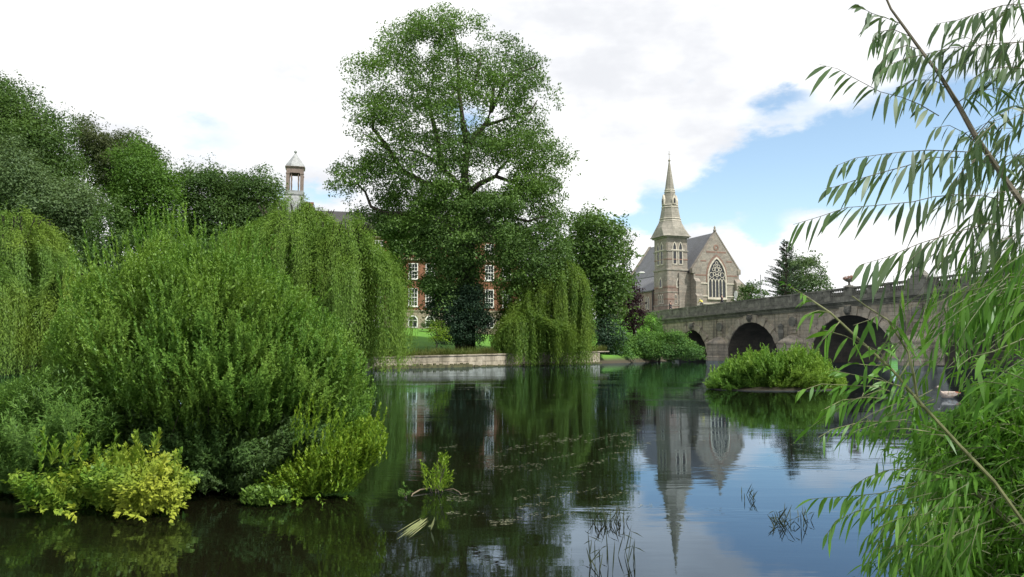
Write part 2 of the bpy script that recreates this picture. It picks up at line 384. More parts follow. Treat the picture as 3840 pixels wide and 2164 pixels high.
def build_world():
    w = bpy.data.worlds.new('World'); SC.world = w; w.use_nodes = True; nt = w.node_tree; nt.nodes.clear(); g = G(nt)
    out = g.n('OutputWorld'); bg = g.n('Background'); bg.inputs[1].default_value = 0.1
    sky = g.n('TexSky'); sky.sky_type = 'NISHITA'; sky.sun_disc = False; sky.sun_elevation = R(SUN_EL); sky.sun_rotation = R(SUN_AZ); sky.air_density = 1.0; sky.dust_density = 0.6; sky.ozone_density = 1.5
    tc = g.n('TexCoord'); sp = g.n('SeparateXYZ'); g.l(tc.outputs['Generated'], sp.inputs[0]); x, y, z = sp.outputs
    az = g.math('ARCTAN2', x, y); el = g.math('ARCSINE', z)
    gen = tc.outputs['Generated']
    mp = g.n('Mapping'); mp.inputs['Scale'].default_value = (1, 1, 2.2); g.l(gen, mp.inputs[0])
    n1 = g.noise(mp.outputs[0], 7.0, 9, 0.62); n2 = g.noise(mp.outputs[0], 3.1, 5, 0.6); n3 = g.noise(mp.outputs[0], 22.0, 6, 0.6)
    nz = g.math('SUBTRACT', n1, 0.5); 
    azd = g.math('MULTIPLY_ADD', nz, 0.10, az); eld = g.math('MULTIPLY_ADD', g.math('SUBTRACT', n3, 0.5), 0.05, el)
    # openings of blue sky between the clouds: direction, spread, weight
    blobs = [(2330, 825, 190, 45, 0.8), (2600, 775, 150, 60, 0.95), (2850, 640, 120, 100, 1.05), (3080, 640, 200, 115, 1.1), (3350, 600, 220, 130, 1.0), (3560, 400, 170, 120, 0.8), (3760, 520, 170, 160, 0.7),
             (2960, 350, 95, 42, 0.75), (1160, 720, 150, 42, 0.85), (1770, 440, 80, 60, 0.8), (790, 500, 170, 85, 0.45), (2880, 880, 60, 45, 0.8), (3450, 130, 130, 90, 0.3), (2600, 300, 40, 22, 0.4), (2450, 690, 60, 40, 0.35)]
    tot = None
    for px, py, sx, sy, am in blobs:
        a0 = math.atan((px - CX) / F); e0 = math.atan((HOR - py) / F * math.cos(a0))
        dx = g.math('DIVIDE', g.math('SUBTRACT', azd, a0), sx / F); dy = g.math('DIVIDE', g.math('SUBTRACT', eld, e0), sy / F)
        q = g.math('ADD', g.math('MULTIPLY', dx, dx), g.math('MULTIPLY', dy, dy))
        v = g.math('MULTIPLY', g.math('EXPONENT', g.math('MULTIPLY', q, -0.6)), am)
        tot = v if tot is None else g.math('ADD', tot, v)
    # broken cloud over the rest of the sky, out of the picture
    far = g.math('MULTIPLY', g.ramp(el, 0.5, 0.75), g.math('MULTIPLY', g.ramp(n2, 0.5, 0.62), 0.7))
    tot = g.math('ADD', tot, far)
    blue = g.ramp(g.math('MULTIPLY_ADD', nz, 1.0, tot), 0.26, 0.92)
    grey = g.ramp(g.math('ADD', g.math('MULTIPLY', n2, 0.7), g.math('MULTIPLY', n1, 0.3)), 0.36, 0.60)
    cloud = g.mix(grey, (CLOUD * 0.68, CLOUD * 0.695, CLOUD * 0.73), (CLOUD, CLOUD, CLOUD * 1.0))
    tint = g.mix(1.0, sky.outputs[0], BLUE_TINT, 'MULTIPLY')
    g.l(g.mix(blue, cloud, tint), bg.inputs[0]); g.l(bg.outputs[0], out.inputs[0])
build_world()

# ---------------------------------------------------------------- water and ground
FAR = [(-400, 10), (-200, 22), (-80, 40), (-34, 52.0), (-14, 61.5), (-9.7, 64.2), (11.6, 87.6), (21, 101), (24.6, 118), (48, 126.5), (81, 138.5), (200, 182), (700, 380)]
NEAR = [(700, 260), (200, 95), (120, 68), (53, 38), (30, 27), (7.5, 11.5), (3.6, 6.2), (2.2, 4.3), (-1, 3.4), (-6, 2.2), (-60, -12), (-400, -60)]
RIVER = np.array(FAR + NEAR, float)
BO = np.array([28.0, 110.0]); BE = np.array([0.342, -0.94]); BE /= np.linalg.norm(BE); BN = np.array([BE[1], -BE[0]])   # bridge line and its upstream side
def ptop(t):
    t = np.asarray(t, float); t = np.where(t > 45.7, 91.4 - t, t)
    return 7.89 + 0.0175 * t

def seg_dist(poly, x, y):
    d = np.full(x.shape, 1e9)
    for a, b in zip(poly[:-1], poly[1:]):
        a = np.array(a, float); b = np.array(b, float); e = b - a
        t = np.clip(((x - a[0]) * e[0] + (y - a[1]) * e[1]) / (e @ e), 0, 1)
        d = np.minimum(d, np.hypot(x - a[0] - t * e[0], y - a[1] - t * e[1]))
    return d
def sm(a, b, v):
    t = np.clip((v - a) / (b - a), 0, 1); return t * t * (3 - 2 * t)
def ground_z(x, y):
    x = np.atleast_1d(np.asarray(x, float)); y = np.atleast_1d(np.asarray(y, float))
    inside = inpoly(RIVER, x, y); df = seg_dist(FAR, x, y); dn = seg_dist(NEAR, x, y); d = np.minimum(df, dn)
    wall = sm(-13, -9, x) * sm(24, 14, x)
    edge = 0.35 + wall * 0.6
    hf = -0.5 + (edge + 0.5) * sm(0.15, 1.2 + 2.5 * (1 - wall), df) + (4.7 - edge) * sm(2.0, 40, df) + 0.00 * df
    t = (x - BO[0]) * BE[0] + (y - BO[1]) * BE[1]; s = np.abs((x - BO[0]) * BN[0] + (y - BO[1]) * BN[1] + 6)
    road = 6.9 * sm(14, 7, s) * sm(-6.5, -9.5, t)
    church = 6.3 * sm(34, 22, np.hypot(x - 38, y - 150))
    hf = np.maximum(hf, np.maximum(road, church) * sm(0.2, 6, df))
    hn = -0.5 + 1.0 * sm(0.05, 2.2, dn) + 1.6 * sm(4, 30, dn) + 6.6 * sm(14, 7, s) * sm(72, 78, t)
    h = np.where(df < dn, hf, hn)
    return np.where(inside, -0.5 - 1.2 * sm(0, 6, d), h)
def gz(x, y): return float(ground_z(x, y)[0])

def grow(lo, hi, step, far):
    a = list(np.arange(lo, hi + 1e-6, step)); s = step
    while a[-1] < far: s *= 1.35; a.append(a[-1] + s)
    s = step
    while a[0] > -far: s *= 1.35; a.insert(0, a[0] - s)
    return np.array(a)
gx = grow(-90, 120, 0.8, 3500); gy = grow(-16, 170, 0.8, 3500)
XX, YY = np.meshgrid(gx, gy); ZZ = ground_z(XX.ravel(), YY.ravel())
ZZ = ZZ + 0.06 * np.sin(XX.ravel() * 0.9) * np.cos(YY.ravel() * 0.7) * (ZZ > 0.5)
me = bpy.data.meshes.new('ground'); nx, ny = len(gx), len(gy)
me.vertices.add(nx * ny); me.vertices.foreach_set('co', np.stack([XX.ravel(), YY.ravel(), ZZ], 1).astype(np.float32).ravel())
ii = (np.arange(ny - 1)[:, None] * nx + np.arange(nx - 1)[None]).ravel()
q = np.stack([ii, ii + 1, ii + nx + 1, ii + nx], 1).astype(np.int32)
me.loops.add(q.size); me.loops.foreach_set('vertex_index', q.ravel()); me.polygons.add(len(q)); me.polygons.foreach_set('loop_start', np.arange(0, q.size, 4, dtype=np.int32))
me.update(calc_edges=True); me.shade_smooth()
def ground_mat():
    m, nt, out = nodes('mown grass and earth'); g = G(nt); tc = g.n('TexCoord'); o = tc.outputs['Object']
    c = g.mix(g.ramp(g.noise(o, 0.5, 5), 0.35, 0.65), (0.06, 0.19, 0.014), (0.1, 0.27, 0.02))
    c = g.mix(g.math('MULTIPLY', g.noise(o, 9, 4), 0.4), c, (0.12, 0.22, 0.03))
    sx = g.n('SeparateXYZ'); g.l(o, sx.inputs[0])
    c = g.mix(g.ramp(sx.outputs[2], 1.0, 0.2), c, (0.05, 0.042, 0.026))
    b = g.n('BsdfPrincipled'); g.l(c, b.inputs['Base Color']); b.inputs['Roughness'].default_value = 1.0
    bp = g.n('Bump'); bp.inputs['Strength'].default_value = 0.6; g.l(g.noise(o, 12, 4), bp.inputs['Height']); g.l(bp.outputs[0], b.inputs['Normal'])
    g.l(b.outputs[0], out.inputs[0]); return m
tag(link('ground', me, ground_mat()), 'green lawn and earth banks on both sides of the river', 'ground', kind='structure')

def water_mat():
    m, nt, out = nodes('river water'); g = G(nt); tc = g.n('TexCoord'); o = tc.outputs['Object']
    def mapped(sc, rz=0.0):
        mp = g.n('Mapping'); mp.inputs['Scale'].default_value = sc; mp.inputs['Rotation'].default_value = (0, 0, rz); g.l(o, mp.inputs[0]); return mp.outputs[0]
    big = g.noise(mapped((0.25, 0.9, 1), 0.2), 1.0, 3, 0.5)
    mid = g.noise(mapped((0.9, 3.2, 1), 0.25), 1.0, 4, 0.55)
    fine = g.noise(mapped((4.0, 11.0, 1), 0.3), 1.0, 3, 0.5)
    patch = g.ramp(g.noise(mapped((0.10, 0.35, 1), 0.3), 1.0, 5, 0.65), 0.50, 0.62)
    h = g.math('MULTIPLY_ADD', mid, 0.25, g.math('MULTIPLY', big, 0.5))
    h = g.math('MULTIPLY_ADD', g.math('MULTIPLY', fine, patch), 0.6, h)
    h = g.math('MULTIPLY_ADD', fine, 0.02, h)
    bp = g.n('Bump'); bp.inputs['Strength'].default_value = WATER_BUMP; bp.inputs['Distance'].default_value = 0.1; g.l(h, bp.inputs['Height'])
    fr = g.n('Fresnel'); fr.inputs['IOR'].default_value = WATER_IOR; g.l(bp.outputs[0], fr.inputs['Normal'])
    gl = g.n('BsdfGlossy'); gl.inputs['Roughness'].default_value = 0.025; gl.inputs['Color'].default_value = (0.64, 0.81, 1.0, 1); g.l(bp.outputs[0], gl.inputs['Normal'])
    df = g.n('BsdfDiffuse'); g.l(g.mix(g.noise(o, 0.6, 4), (0.004, 0.005, 0.002), (0.009, 0.008, 0.004)), df.inputs[0])
    ms = g.n('MixShader'); g.l(fr.outputs[0], ms.inputs[0]); g.l(df.outputs[0], ms.inputs[1]); g.l(gl.outputs[0], ms.inputs[2])
    g.l(ms.outputs[0], out.inputs[0]); return m
wm = MB(); wm.add([(-1200, -80, 0), (1500, -80, 0), (1500, 900, 0), (-1200, 900, 0)], [(0, 1, 2, 3)])
tag(wm.build('river_water', water_mat()), 'dark calm river mirroring the sky, trees and spire', 'water', kind='structure')

# ---------------------------------------------------------------- quay wall along the lawn
def wall_run():
    root = empty('retaining_wall', (-9.7, 64.2, 0)); L = math.hypot(21.3, 23.4); a = math.atan2(23.4, 21.3); root.rotation_euler.z = a
    tag(root, 'low pale stone retaining wall along the lawn at the water', 'wall')
    b = MB(); x = -3.0
    while x < L - 3.4:
        w = 2.3 + 0.7 * random.random(); dz = random.uniform(-0.03, 0.03); top = 0.92 + 0.012 * x + dz
        b.hexa([(x, 0 + random.uniform(-.02, .02), -0.6), (x + w - 0.02, random.uniform(-.02, .02), -0.6), (x + w - 0.02, 1.2, -0.6), (x, 1.2, -0.6)], [(x, 0.03, top), (x + w - 0.02, 0.03, top + 0.02), (x + w - 0.02, 1.2, top + 0.02), (x, 1.2, top)]); x += w
    b.build('stone_blocks', M['quay'], root)
    c = MB(); x = -3.0
    while x < L - 3.4:
        w = random.uniform(1.5, 2.6); top = 0.94 + 0.012 * x
        c.hexa([(x, -0.05, top), (x + w - .015, -0.05, top + .01), (x + w - .015, 0.9, top + .01), (x, 0.9, top)], [(x, -0.05, top + .1), (x + w - .015, -0.05, top + .11), (x + w - .015, 0.9, top + .11), (x, 0.9, top + .1)]); x += w
    c.build('coping', M['quay'], root)
    k = MB()
    for x0, x1, h in ((-2, 9.2, 0.36), (9.2, 16, 0.16), (16, 22, 0.24), (22, 29, 0.2)):
        n = int((x1 - x0) / 0.25)
        for i in range(n):
            xx = x0 + i * 0.25; hh = h * random.uniform(0.6, 1.1)
            k.hexa([(xx, -0.16, -.2), (xx + .26, -0.16, -.2), (xx + .26, 0.01, -.2), (xx, 0.01, -.2)], [(xx, -0.1, hh), (xx + .26, -0.1, hh * 1.02), (xx + .26, 0.01, hh), (xx, 0.01, hh)])
    k.build('weed_line', M['moss'], root)
wall_run()

# ---------------------------------------------------------------- the bridge
def build_bridge():
    rz = math.atan2(BE[1], BE[0]); root = empty('stone_bridge', (BO[0], BO[1], 0), rz)
    tag(root, 'old grey stone road bridge with round arches and balustrade over the river', 'bridge')
    WD = 12.0
    arches = [(-4.15, 3.85, 4.35), (9.5, 5.45, 5.05), (26.65, 6.4, 5.3), (45.7, 7.3, 5.75), (64.75, 6.4, 5.3)]
    t0, t1 = -34.0, 82.0
    wt = lambda t: float(ptop(t)) - 1.85
    def quad_strip(mb, tt, lo, hi, y, flip):
        n = len(tt); vs = [(t, y, l) for t, l in zip(tt, lo)] + [(t, y, h) for t, h in zip(tt, hi)]
        mb.add(vs, [((i, i + 1, n + i + 1, n + i) if not flip else (n + i, n + i + 1, i + 1, i)) for i in range(n - 1)])
    front = MB(); vault = MB(); prev = t0
    NS = 28
    for c, a, b in arches:
        tt = np.linspace(prev, c - a, 6); 
        for y, fl in ((0, False), (WD, True)): quad_strip(front, tt, [-1.6] * 6, [wt(t) for t in tt], y, fl)
        th = np.linspace(math.pi, 0, NS); ta = c + a * np.cos(th); za = 0.05 + b * np.sin(th)
        for y, fl in ((0, False), (WD, True)): quad_strip(front, ta, za, [wt(t) for t in ta], y, fl)
        pr = [(c - a, -1.6)] + list(zip(ta, za)) + [(c + a, -1.6)]
        vault.add([(t, 0, z) for t, z in pr] + [(t, WD, z) for t, z in pr], [(i, i + 1, len(pr) + i + 1, len(pr) + i) for i in range(len(pr) - 1)])
        prev = c + a
    tt = np.linspace(prev, t1, 6)
    for y, fl in ((0, False), (WD, True)): quad_strip(front, tt, [-1.6] * 6, [wt(t) for t in tt], y, fl)
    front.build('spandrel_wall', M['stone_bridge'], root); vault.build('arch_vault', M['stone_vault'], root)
    dk = MB(); tt = np.linspace(t0, t1, 60)
    for a_, b_ in zip(tt[:-1], tt[1:]):
        za, zb = float(ptop(a_)) - 0.38, float(ptop(b_)) - 0.38
        dk.hexa([(a_, 0.3, za - 1), (b_, 0.3, zb - 1), (b_, WD - .3, zb - 1), (a_, WD - .3, za - 1)], [(a_, 0.3, za), (b_, 0.3, zb), (b_, WD - .3, zb), (a_, WD - .3, za)])
    dk.build('roadway', plain('road tarmac', (0.06, 0.06, 0.06), 0.9, 0.2, 3), root)
    # rusticated arch rings
    for c, a, b in arches:
        m = MB(); n = 2 * int(a * 2.0) + 1
        for i in range(n):
            h0 = math.pi * (i + 0.04) / n; h1 = math.pi * (i + 0.96) / n; key = i == n // 2
            ln = 1.15 if key else (0.98 if i % 2 else 0.72); pr = 0.26 if key else (0.2 if i % 2 else 0.13)
            o = [(c + (a + ln) * math.cos(h), 0.05 + (b + ln) * math.sin(h)) for h in (h0, h1)]; q = [(c + (a - .02) * math.cos(h), 0.05 + (b - .02) * math.sin(h)) for h in (h0, h1)]
            if max(o[0][1], o[1][1]) > wt(c) - 0.05: o = [(x, min(z, wt(c) - 0.05)) for x, z in o]
            if q[0][1] < 0.2: continue
            m.prism([q[0], o[0], o[1], q[1]], -pr - 0.03 * random.random(), 0.02)
        m.build('arch_ring', M['stone_ring'], root)
        k = MB(); zt = wt(c)   # carved keystone head
        k.loft([[(c - w, -p, z), (c + w, -p, z), (c + w, .02, z), (c - w, .02, z)] for w, p, z in ((.28, .24, b + .0), (.36, .42, b + .25), (.46, .5, b + .55), (.42, .4, b + .8), (.5, .38, min(b + 1.0, zt - .1)))])
        k.ball((c, -.42, b + .5), .3, 8, 6, (1, .8, 1.2)); k.build('keystone', M['stone_dark'], root)
    # framed panels and roundels over the piers
    for c in (2.75, 17.6, 35.7, 55.7):
        p = MB(); z1 = wt(c) - 0.45; z0 = z1 - 2.7
        p.band([(c - 1.05, z0), (c + 1.05, z0), (c + 1.05, z1), (c - 1.05, z1)], [(c - .8, z0 + .2), (c + .8, z0 + .2), (c + .8, z1 - .2), (c - .8, z1 - .2)], -.09, .01)
        for k in range(5): p.box(c - .55, c + .55, -.14 - .05 * (k % 2), .01, z0 + .3 + k * .45, z0 + .3 + k * .45 + .36)
        p.build('pier_panel', M['stone_bridge'], root)
        r = MB(); r.prism([(c + .62 * math.cos(h), z1 - 1.0 + .62 * math.sin(h)) for h in np.linspace(0, 2 * math.pi, 16, endpoint=False)], -.28, .01); r.build('roundel', M['stone_dark'], root)
        q = MB()     # cutwater with a domed cap
        w = 1.9 if c > 10 else 1.6
        def ring(k, z): return [(c - w * k, .02, z), (c - w * .75 * k, -1.2 * k, z), (c, -2.3 * k, z), (c + w * .75 * k, -1.2 * k, z), (c + w * k, .02, z)]
        q.loft([ring(1.08, -1.6), ring(1.08, .5), ring(1.0, .62), ring(1.0, 2.2), ring(1.06, 2.25), ring(1.06, 2.42), ring(.7, 2.85), ring(.35, 3.2), ring(.05, 3.3)]); q.build('cutwater', M['stone_bridge'], root)
        if 10 < c < 60:
            s = MB(); s.lathe(c - 1.1, -1.0, [(.3, 2.2), (.36, 2.5), (.26, 2.9), (.38, 3.5), (.3, 4.1), (.36, 4.4), (.1, 4.7)], 8); s.build('scroll_post', M['stone_dark'], root)
    # string course, cornice, parapet
    def run(mb, a, b, y0, y1, z0, z1, step=2.0):
        n = max(1, int((b - a) / step)); e = np.linspace(a, b, n + 1)
        for s, t in zip(e[:-1], e[1:]):
            f, g_ = float(ptop(s)), float(ptop(t)); g2 = 0.012
            mb.hexa([(s, y0, f + z0), (t - g2, y0, g_ + z0), (t - g2, y1, g_ + z0), (s, y1, f + z0)], [(s, y0, f + z1), (t - g2, y0, g_ + z1), (t - g2, y1, g_ + z1), (s, y1, f + z1)])
    for side, sg in ((0.0, 1), (WD, -1)):
        Y = lambda a, b: (min(side + sg * a, side + sg * b), max(side + sg * a, side + sg * b))
        m = MB(); run(m, t0, t1, *Y(-.12, .3), -2.15, -1.98); run(m, t0, t1, *Y(-.3, .3), -1.75, -1.58); run(m, t0, t1, *Y(-.5, .3), -1.58, -1.36); run(m, t0, t1, *Y(-.2, .3), -1.98, -1.75)
        m.build('cornice', M['stone_dark'], root)
        p = MB(); run(p, t0, t1, *Y(-.12, .36), -1.36, -.95); run(p, t0, t1, *Y(-.14, .38), -.13, .04, 2.6)
        bays = [(23.9, 25.85), (27.4, 29.3), (30.0, 31.7), (32.35, 34.3), (38.0, 40.6), (41.2, 43.8), (47.6, 50.2), (50.8, 53.4)]
        e = t0
        for a_, b_ in bays + [(t1, t1)]:
            run(p, e, a_, *Y(-.06, .3), -.95, -.13, 3.0); e = b_
        t = -14.5
        while t < 60:
            if not any(a_ - .3 < t < b_ + .3 for a_, b_ in bays) and not 33 < t < 38: run(p, t - .35, t + .35, *Y(-.16, .3), -1.0, -.1, 9)
            t += 4.6
        p.build('parapet', M['stone_dark'], root)
        proto = None
        for a_, b_ in bays:
            n = 7 if b_ - a_ < 2.2 else 8
            for i in range(n + 1):
                tb = a_ + (b_ - a_) * i / n; z = float(ptop(tb)) - .95
                if proto is None:
                    l = MB(); l.lathe(0, 0, [(.1, 0), (.1, .08), (.06, .12), (.1, .28), (.085, .4), (.045, .55), (.045, .66), (.09, .7), (.09, .83)], 8); proto = l.build('baluster', M['stone_dark'], root); o = proto
                elif side == 0.0 or i % 2 == 0: o = proto.copy(); COL.objects.link(o); o.parent = root
                else: continue
                o.location = (tb, side + sg * .12, z)
    # pedestals with carved finials
    for c in (35.9, 55.5):
        z = float(ptop(c)) + .04; m = MB()
        m.box(c - 1.15, c + 1.15, -.3, .6, z - 1.4, z + .12); m.box(c - .85, c + .85, -.2, .5, z + .12, z + .3); pd = m.build('pedestal', M['stone_dark'], root)
        f = MB(); f.loft([[(c - w, .15 - w * .5, zz), (c + w, .15 - w * .5, zz), (c + w, .15 + w * .5, zz), (c - w, .15 + w * .5, zz)] for w, zz in ((.8, z + .3), (.62, z + .6), (.4, z + .85), (.28, z + 1.0), (.3, z + 1.05))])
        f.ball((c, .15, z + 1.38), .36, 10, 7); f.ball((c, .15, z + 1.75), .1, 6, 5); f.build('finial', M['stone_dark'], pd)
    return root, rz
bridge, BRZ = build_bridge()
def on_bridge(t, s, dz=0.0):
    p = BO + BE * t - BN * s
    return (p[0], p[1], float(ptop(t)) + dz)

# ---------------------------------------------------------------- the church
def arch_pts(w, z0, zs, zt, n=7, cx=0.0):
    """pointed arch outline: width w, sill z0, springing zs, point zt"""
    h = zt - zs; hw = w / 2; r = (hw * hw + h * h) / (2 * hw); a1 = math.asin(min(1, h / r)) if r >= h else math.pi / 2
    right = [(cx + hw - r + r * math.cos(a), zs + r * math.sin(a)) for a in np.linspace(0, math.atan2(h, r - hw), n)]
    left = [(2 * cx - x, z) for x, z in reversed(right[:-1])]
    return [(cx - hw, z0), (cx + hw, z0)] + right + left
def lancet(mf, mg, cx, w, z0, zs, zt, y, fr=0.12, cyf=None):
    o = arch_pts(w + 2 * fr, z0 - fr, zs, zt + fr * 1.4, cx=cx); i = arch_pts(w, z0, zs, zt, cx=cx)
    mf.band(o, i, y - .08, y + .02); mg.prism(i, y - .012, y + .02)

def build_church():
    rz = math.atan2(.353, .936); root = empty('church', (37.2, 140.0, 0), rz)
    tag(root, 'grey stone church with tall spire and large traceried gable window', 'church')
    Z0, AP, EV, HW, LN = 5.5, 22.75, 16.0, 4.87, 23.6
    wall = MB()
    wall.prism([(-HW, Z0), (HW, Z0), (HW, EV), (0, AP), (-HW, EV)], 0, .7)
    wall.prism([(-HW, Z0), (HW, Z0), (HW, EV - .3), (0, AP - .35), (-HW, EV - .3)], LN - .7, LN)
    wall.box(-HW, -HW + .6, .7, LN - .7, Z0, EV - .4); wall.box(HW - .6, HW, .7, LN - .7, Z0, EV - .4)
    al = MB(); al.box(-9.6, -9.0, 6.3, LN - 1, Z0, 12.3); al.build('aisle_wall', M['stone_mixed'], root); wall.box(HW + 3.2, HW + 3.8, 2.2, LN - 1, Z0, 12.3)
    wall.prism([(HW, Z0), (HW + 3.8, Z0), (HW + 3.8, 12.3), (HW, 15.6)], 1.6, 2.2); wall.prism([(-9.6, Z0), (-HW, Z0), (-HW, 15.2), (-9.6, 12.3)], LN - 1.2, LN - .6)
    wall.box(-7.2, -HW - .02, 1.2, 1.7, Z0, 15.2)
    wl = wall.build('nave_wall', M['stone_church'], root)
    rd = MB()
    for z0, z1 in ((14.75, 15.0), (17.35, 17.6), (19.0, 19.3)):
        hw = (AP - z1) / (AP - EV) * HW if z0 > EV else HW
        for a, b in ((-hw + .35, -2.15 if z0 < 17.5 else -.1), (2.15 if z0 < 17.5 else .1, hw - .35)):
            if b > a: rd.box(a, b, -.025, .02, z0, z1)
    rd.build_each('red_band', M['stone_red'], root)
    rg = MB(); rg.band(arch_pts(4.5, 13.6, 14.9, 18.75, 9), arch_pts(3.9, 13.6, 14.9, 18.35, 9), -.05, .02); rg.band([(.55 * math.cos(a), 20.0 + .55 * math.sin(a)) for a in np.linspace(0, 6.283, 12, endpoint=False)], [(.3 * math.cos(a), 20.0 + .3 * math.sin(a)) for a in np.linspace(0, 6.283, 12, endpoint=False)], -.05, .02)
    rg.build('red_arch', M['stone_red'], root)
    roof = MB()
    for s in (-1, 1):
        x1, z1 = s * (HW + .3), EV - .42
        roof.hexa([(0, .72, AP - .12), (x1, .72, z1), (x1, LN - .72, z1), (0, LN - .72, AP - .12)], [(0, .72, AP + .06), (x1, .72, z1 + .18), (x1, LN - .72, z1 + .18), (0, LN - .72, AP + .06)])
    roof.hexa([(HW, 1.8, 15.5), (HW + 4.1, 1.8, 12.2), (HW + 4.1, LN, 12.2), (HW, LN, 15.5)], [(HW, 1.8, 15.7), (HW + 4.1, 1.8, 12.4), (HW + 4.1, LN, 12.4), (HW, LN, 15.7)])
    roof.hexa([(-HW - .3, 1.7, 15.4), (-9.9, 6.3, 12.2), (-9.9, LN - .4, 12.2), (-HW - .3, LN - .4, 15.4)], [(-HW - .3, 1.7, 15.62), (-9.9, 6.3, 12.42), (-9.9, LN - .4, 12.42), (-HW - .3, LN - .4, 15.62)])
    rf = roof.build('roof', M['slate'], root)
    for y in (-.06, LN - .78):
        cp = MB()
        for s in (-1, 1): cp.hexa([(0, y, AP - .02), (s * HW, y, EV - .02), (s * HW, y + .84, EV - .02), (0, y + .84, AP - .02)], [(0, y, AP + .28), (s * (HW + .2), y, EV + .12), (s * (HW + .2), y + .84, EV + .12), (0, y + .84, AP + .28)])
        if y < 0:
            for s in (-1, 1): cp.box(s * HW - .35, s * HW + .35, -.1, .8, EV - .8, EV + .1)
        cp.build('gable_coping', M['stone_church'], root)
    fn = MB(); fn.lathe(0, .3, [(.25, AP + .25), (.3, AP + .5), (.16, AP + .75), (.2, AP + 1.0), (.03, AP + 1.35)], 8); fn.build('gable_finial', M['stone_spire'], root)
    st_ = MB()
    for z in (11.0, 13.3): st_.box(-HW, -1.95, -.12, .02, z, z + .2); st_.box(1.95, HW, -.12, .02, z, z + .2)
    st_.box(-HW - .1, HW + .1, -.2, .02, 9.6, 9.8); st_.build_each('string_course', M['stone_pale'], root)
    bt = MB()
    for s in (-1, 1):
        bt = MB()
        for (w, p, z0, z1) in ((.65, 1.1, Z0, 11.0), (.55, .7, 11.0, 13.6)):
            x = s * (HW - .5); bt.hexa([(x - w, -p, z0), (x + w, -p, z0), (x + w, .0, z0), (x - w, .0, z0)], [(x - w, -p, z1), (x + w, -p, z1), (x + w, .0, z1 + p), (x - w, .0, z1 + p)])
        bt.build('buttress', M['stone_church'], root)
    bt = MB(); bt.hexa([(HW + 3.4, 1.0, Z0), (HW + 4.3, 1.0, Z0), (HW + 4.3, 2.2, Z0), (HW + 3.4, 2.2, Z0)], [(HW + 3.4, 1.3, 11.0), (HW + 4.1, 1.3, 11.0), (HW + 4.1, 2.2, 12.2), (HW + 3.4, 2.2, 12.2)])
    bt.build('buttress', M['stone_church'], root)
    # great window: frame, mullions, tracery, glass
    fr = MB(); Wd, zs0, zs, zt = 3.6, 10.9, 14.35, 17.95
    fr.band(arch_pts(Wd + .5, zs0 - .3, zs, zt + .35, 10), arch_pts(Wd, zs0, zs, zt, 10), -.16, .02)
    fr.box(-Wd / 2 - .3, Wd / 2 + .3, -.28, .02, zs0 - .42, zs0 - .28)
    lw = Wd / 5
    for i in range(1, 5): x = -Wd / 2 + lw * i; fr.box(x - .07, x + .07, -.12, .02, zs0, 14.15)
    for i in range(5):
        x = -Wd / 2 + lw * (i + .5); fr.band(arch_pts(lw, 13.5, 13.55, 14.4, 6, x)[2:], arch_pts(lw - .16, 13.5, 13.55, 14.25, 6, x)[2:], -.11, .02, close=False)
    def ringo(cx, cz, r, w=.09, n=14): fr.band([(cx + r * math.cos(a), cz + r * math.sin(a)) for a in np.linspace(0, 6.283, n, endpoint=False)], [(cx + (r - w) * math.cos(a), cz + (r - w) * math.sin(a)) for a in np.linspace(0, 6.283, n, endpoint=False)], -.12, .02)
    for cx, cz, r in ((-1.15, 14.95, .5), (1.15, 14.95, .5), (0, 15.9, .42), (-.55, 15.15, .33), (.55, 15.15, .33), (0, 14.85, .3), (-.72, 15.95, .32), (.72, 15.95, .32), (-.4, 16.55, .32), (.4, 16.55, .32), (0, 17.15, .3)): ringo(cx, cz, r)
    gw = fr.build('gable_window', M['stone_pale'], root)
    gp = MB(); gp.prism(arch_pts(Wd, zs0, zs, zt, 10), -.02, .015); gp.build('leaded_glass', M['glass'], gw)
    # tower
    tx0, tx1, ty0, ty1 = -9.5, -4.95, 1.45, 6.05; cx, cy = (tx0 + tx1) / 2, (ty0 + ty1) / 2; hx = (tx1 - tx0) / 2; hy = (ty1 - ty0) / 2
    def sq(k, z, ch=0.0):
        a, b = hx * k, hy * k; c = ch
        return [(cx - a + c, cy - b, z), (cx + a - c, cy - b, z), (cx + a, cy - b + c, z), (cx + a, cy + b - c, z), (cx + a - c, cy + b, z), (cx - a + c, cy + b, z), (cx - a, cy + b - c, z), (cx - a, cy - b + c, z)]
    def octo(r, z): 
        q = r * math.tan(math.pi / 8); return [(cx - q, cy - r, z), (cx + q, cy - r, z), (cx + r, cy - q, z), (cx + r, cy + q, z), (cx + q, cy + r, z), (cx - q, cy + r, z), (cx - r, cy + q, z), (cx - r, cy - q, z)]
    tw = MB(); tw.loft([sq(1.0, 13.0, .12), sq(1.0, 15.8, .12), sq(.97, 16.1, .2), sq(.97, 21.9, .2)]); tower = tw.build('tower', M['stone_church'], root)
    tg = MB(); tg.loft([sq(1.04, Z0, .12), sq(1.04, 9.2, .12), sq(1.0, 9.5, .12), sq(1.0, 13.0, .12)]); tg.build('tower_base', M['stone_mixed'], tower)
    ts = MB()
    for z, k, h in ((9.3, 1.07, .2), (11.7, 1.03, .16), (15.7, 1.05, .25), (19.15, 1.02, .2), (21.65, 1.08, .25)): ts.loft([sq(k, z, .12), sq(k, z + h, .12)])
    ts.build_each('string_course', M['stone_spire'], tower, 16)
    tb = MB(); tb.loft([sq(1.018, 10.4, .12), sq(1.018, 10.62, .12)]); tb.loft([sq(1.015, 12.5, .12), sq(1.015, 12.75, .12)]); tb.loft([sq(.99, 17.6, .2), sq(.99, 17.8, .2)]); tb.build_each('red_band', M['stone_red'], tower, 16)
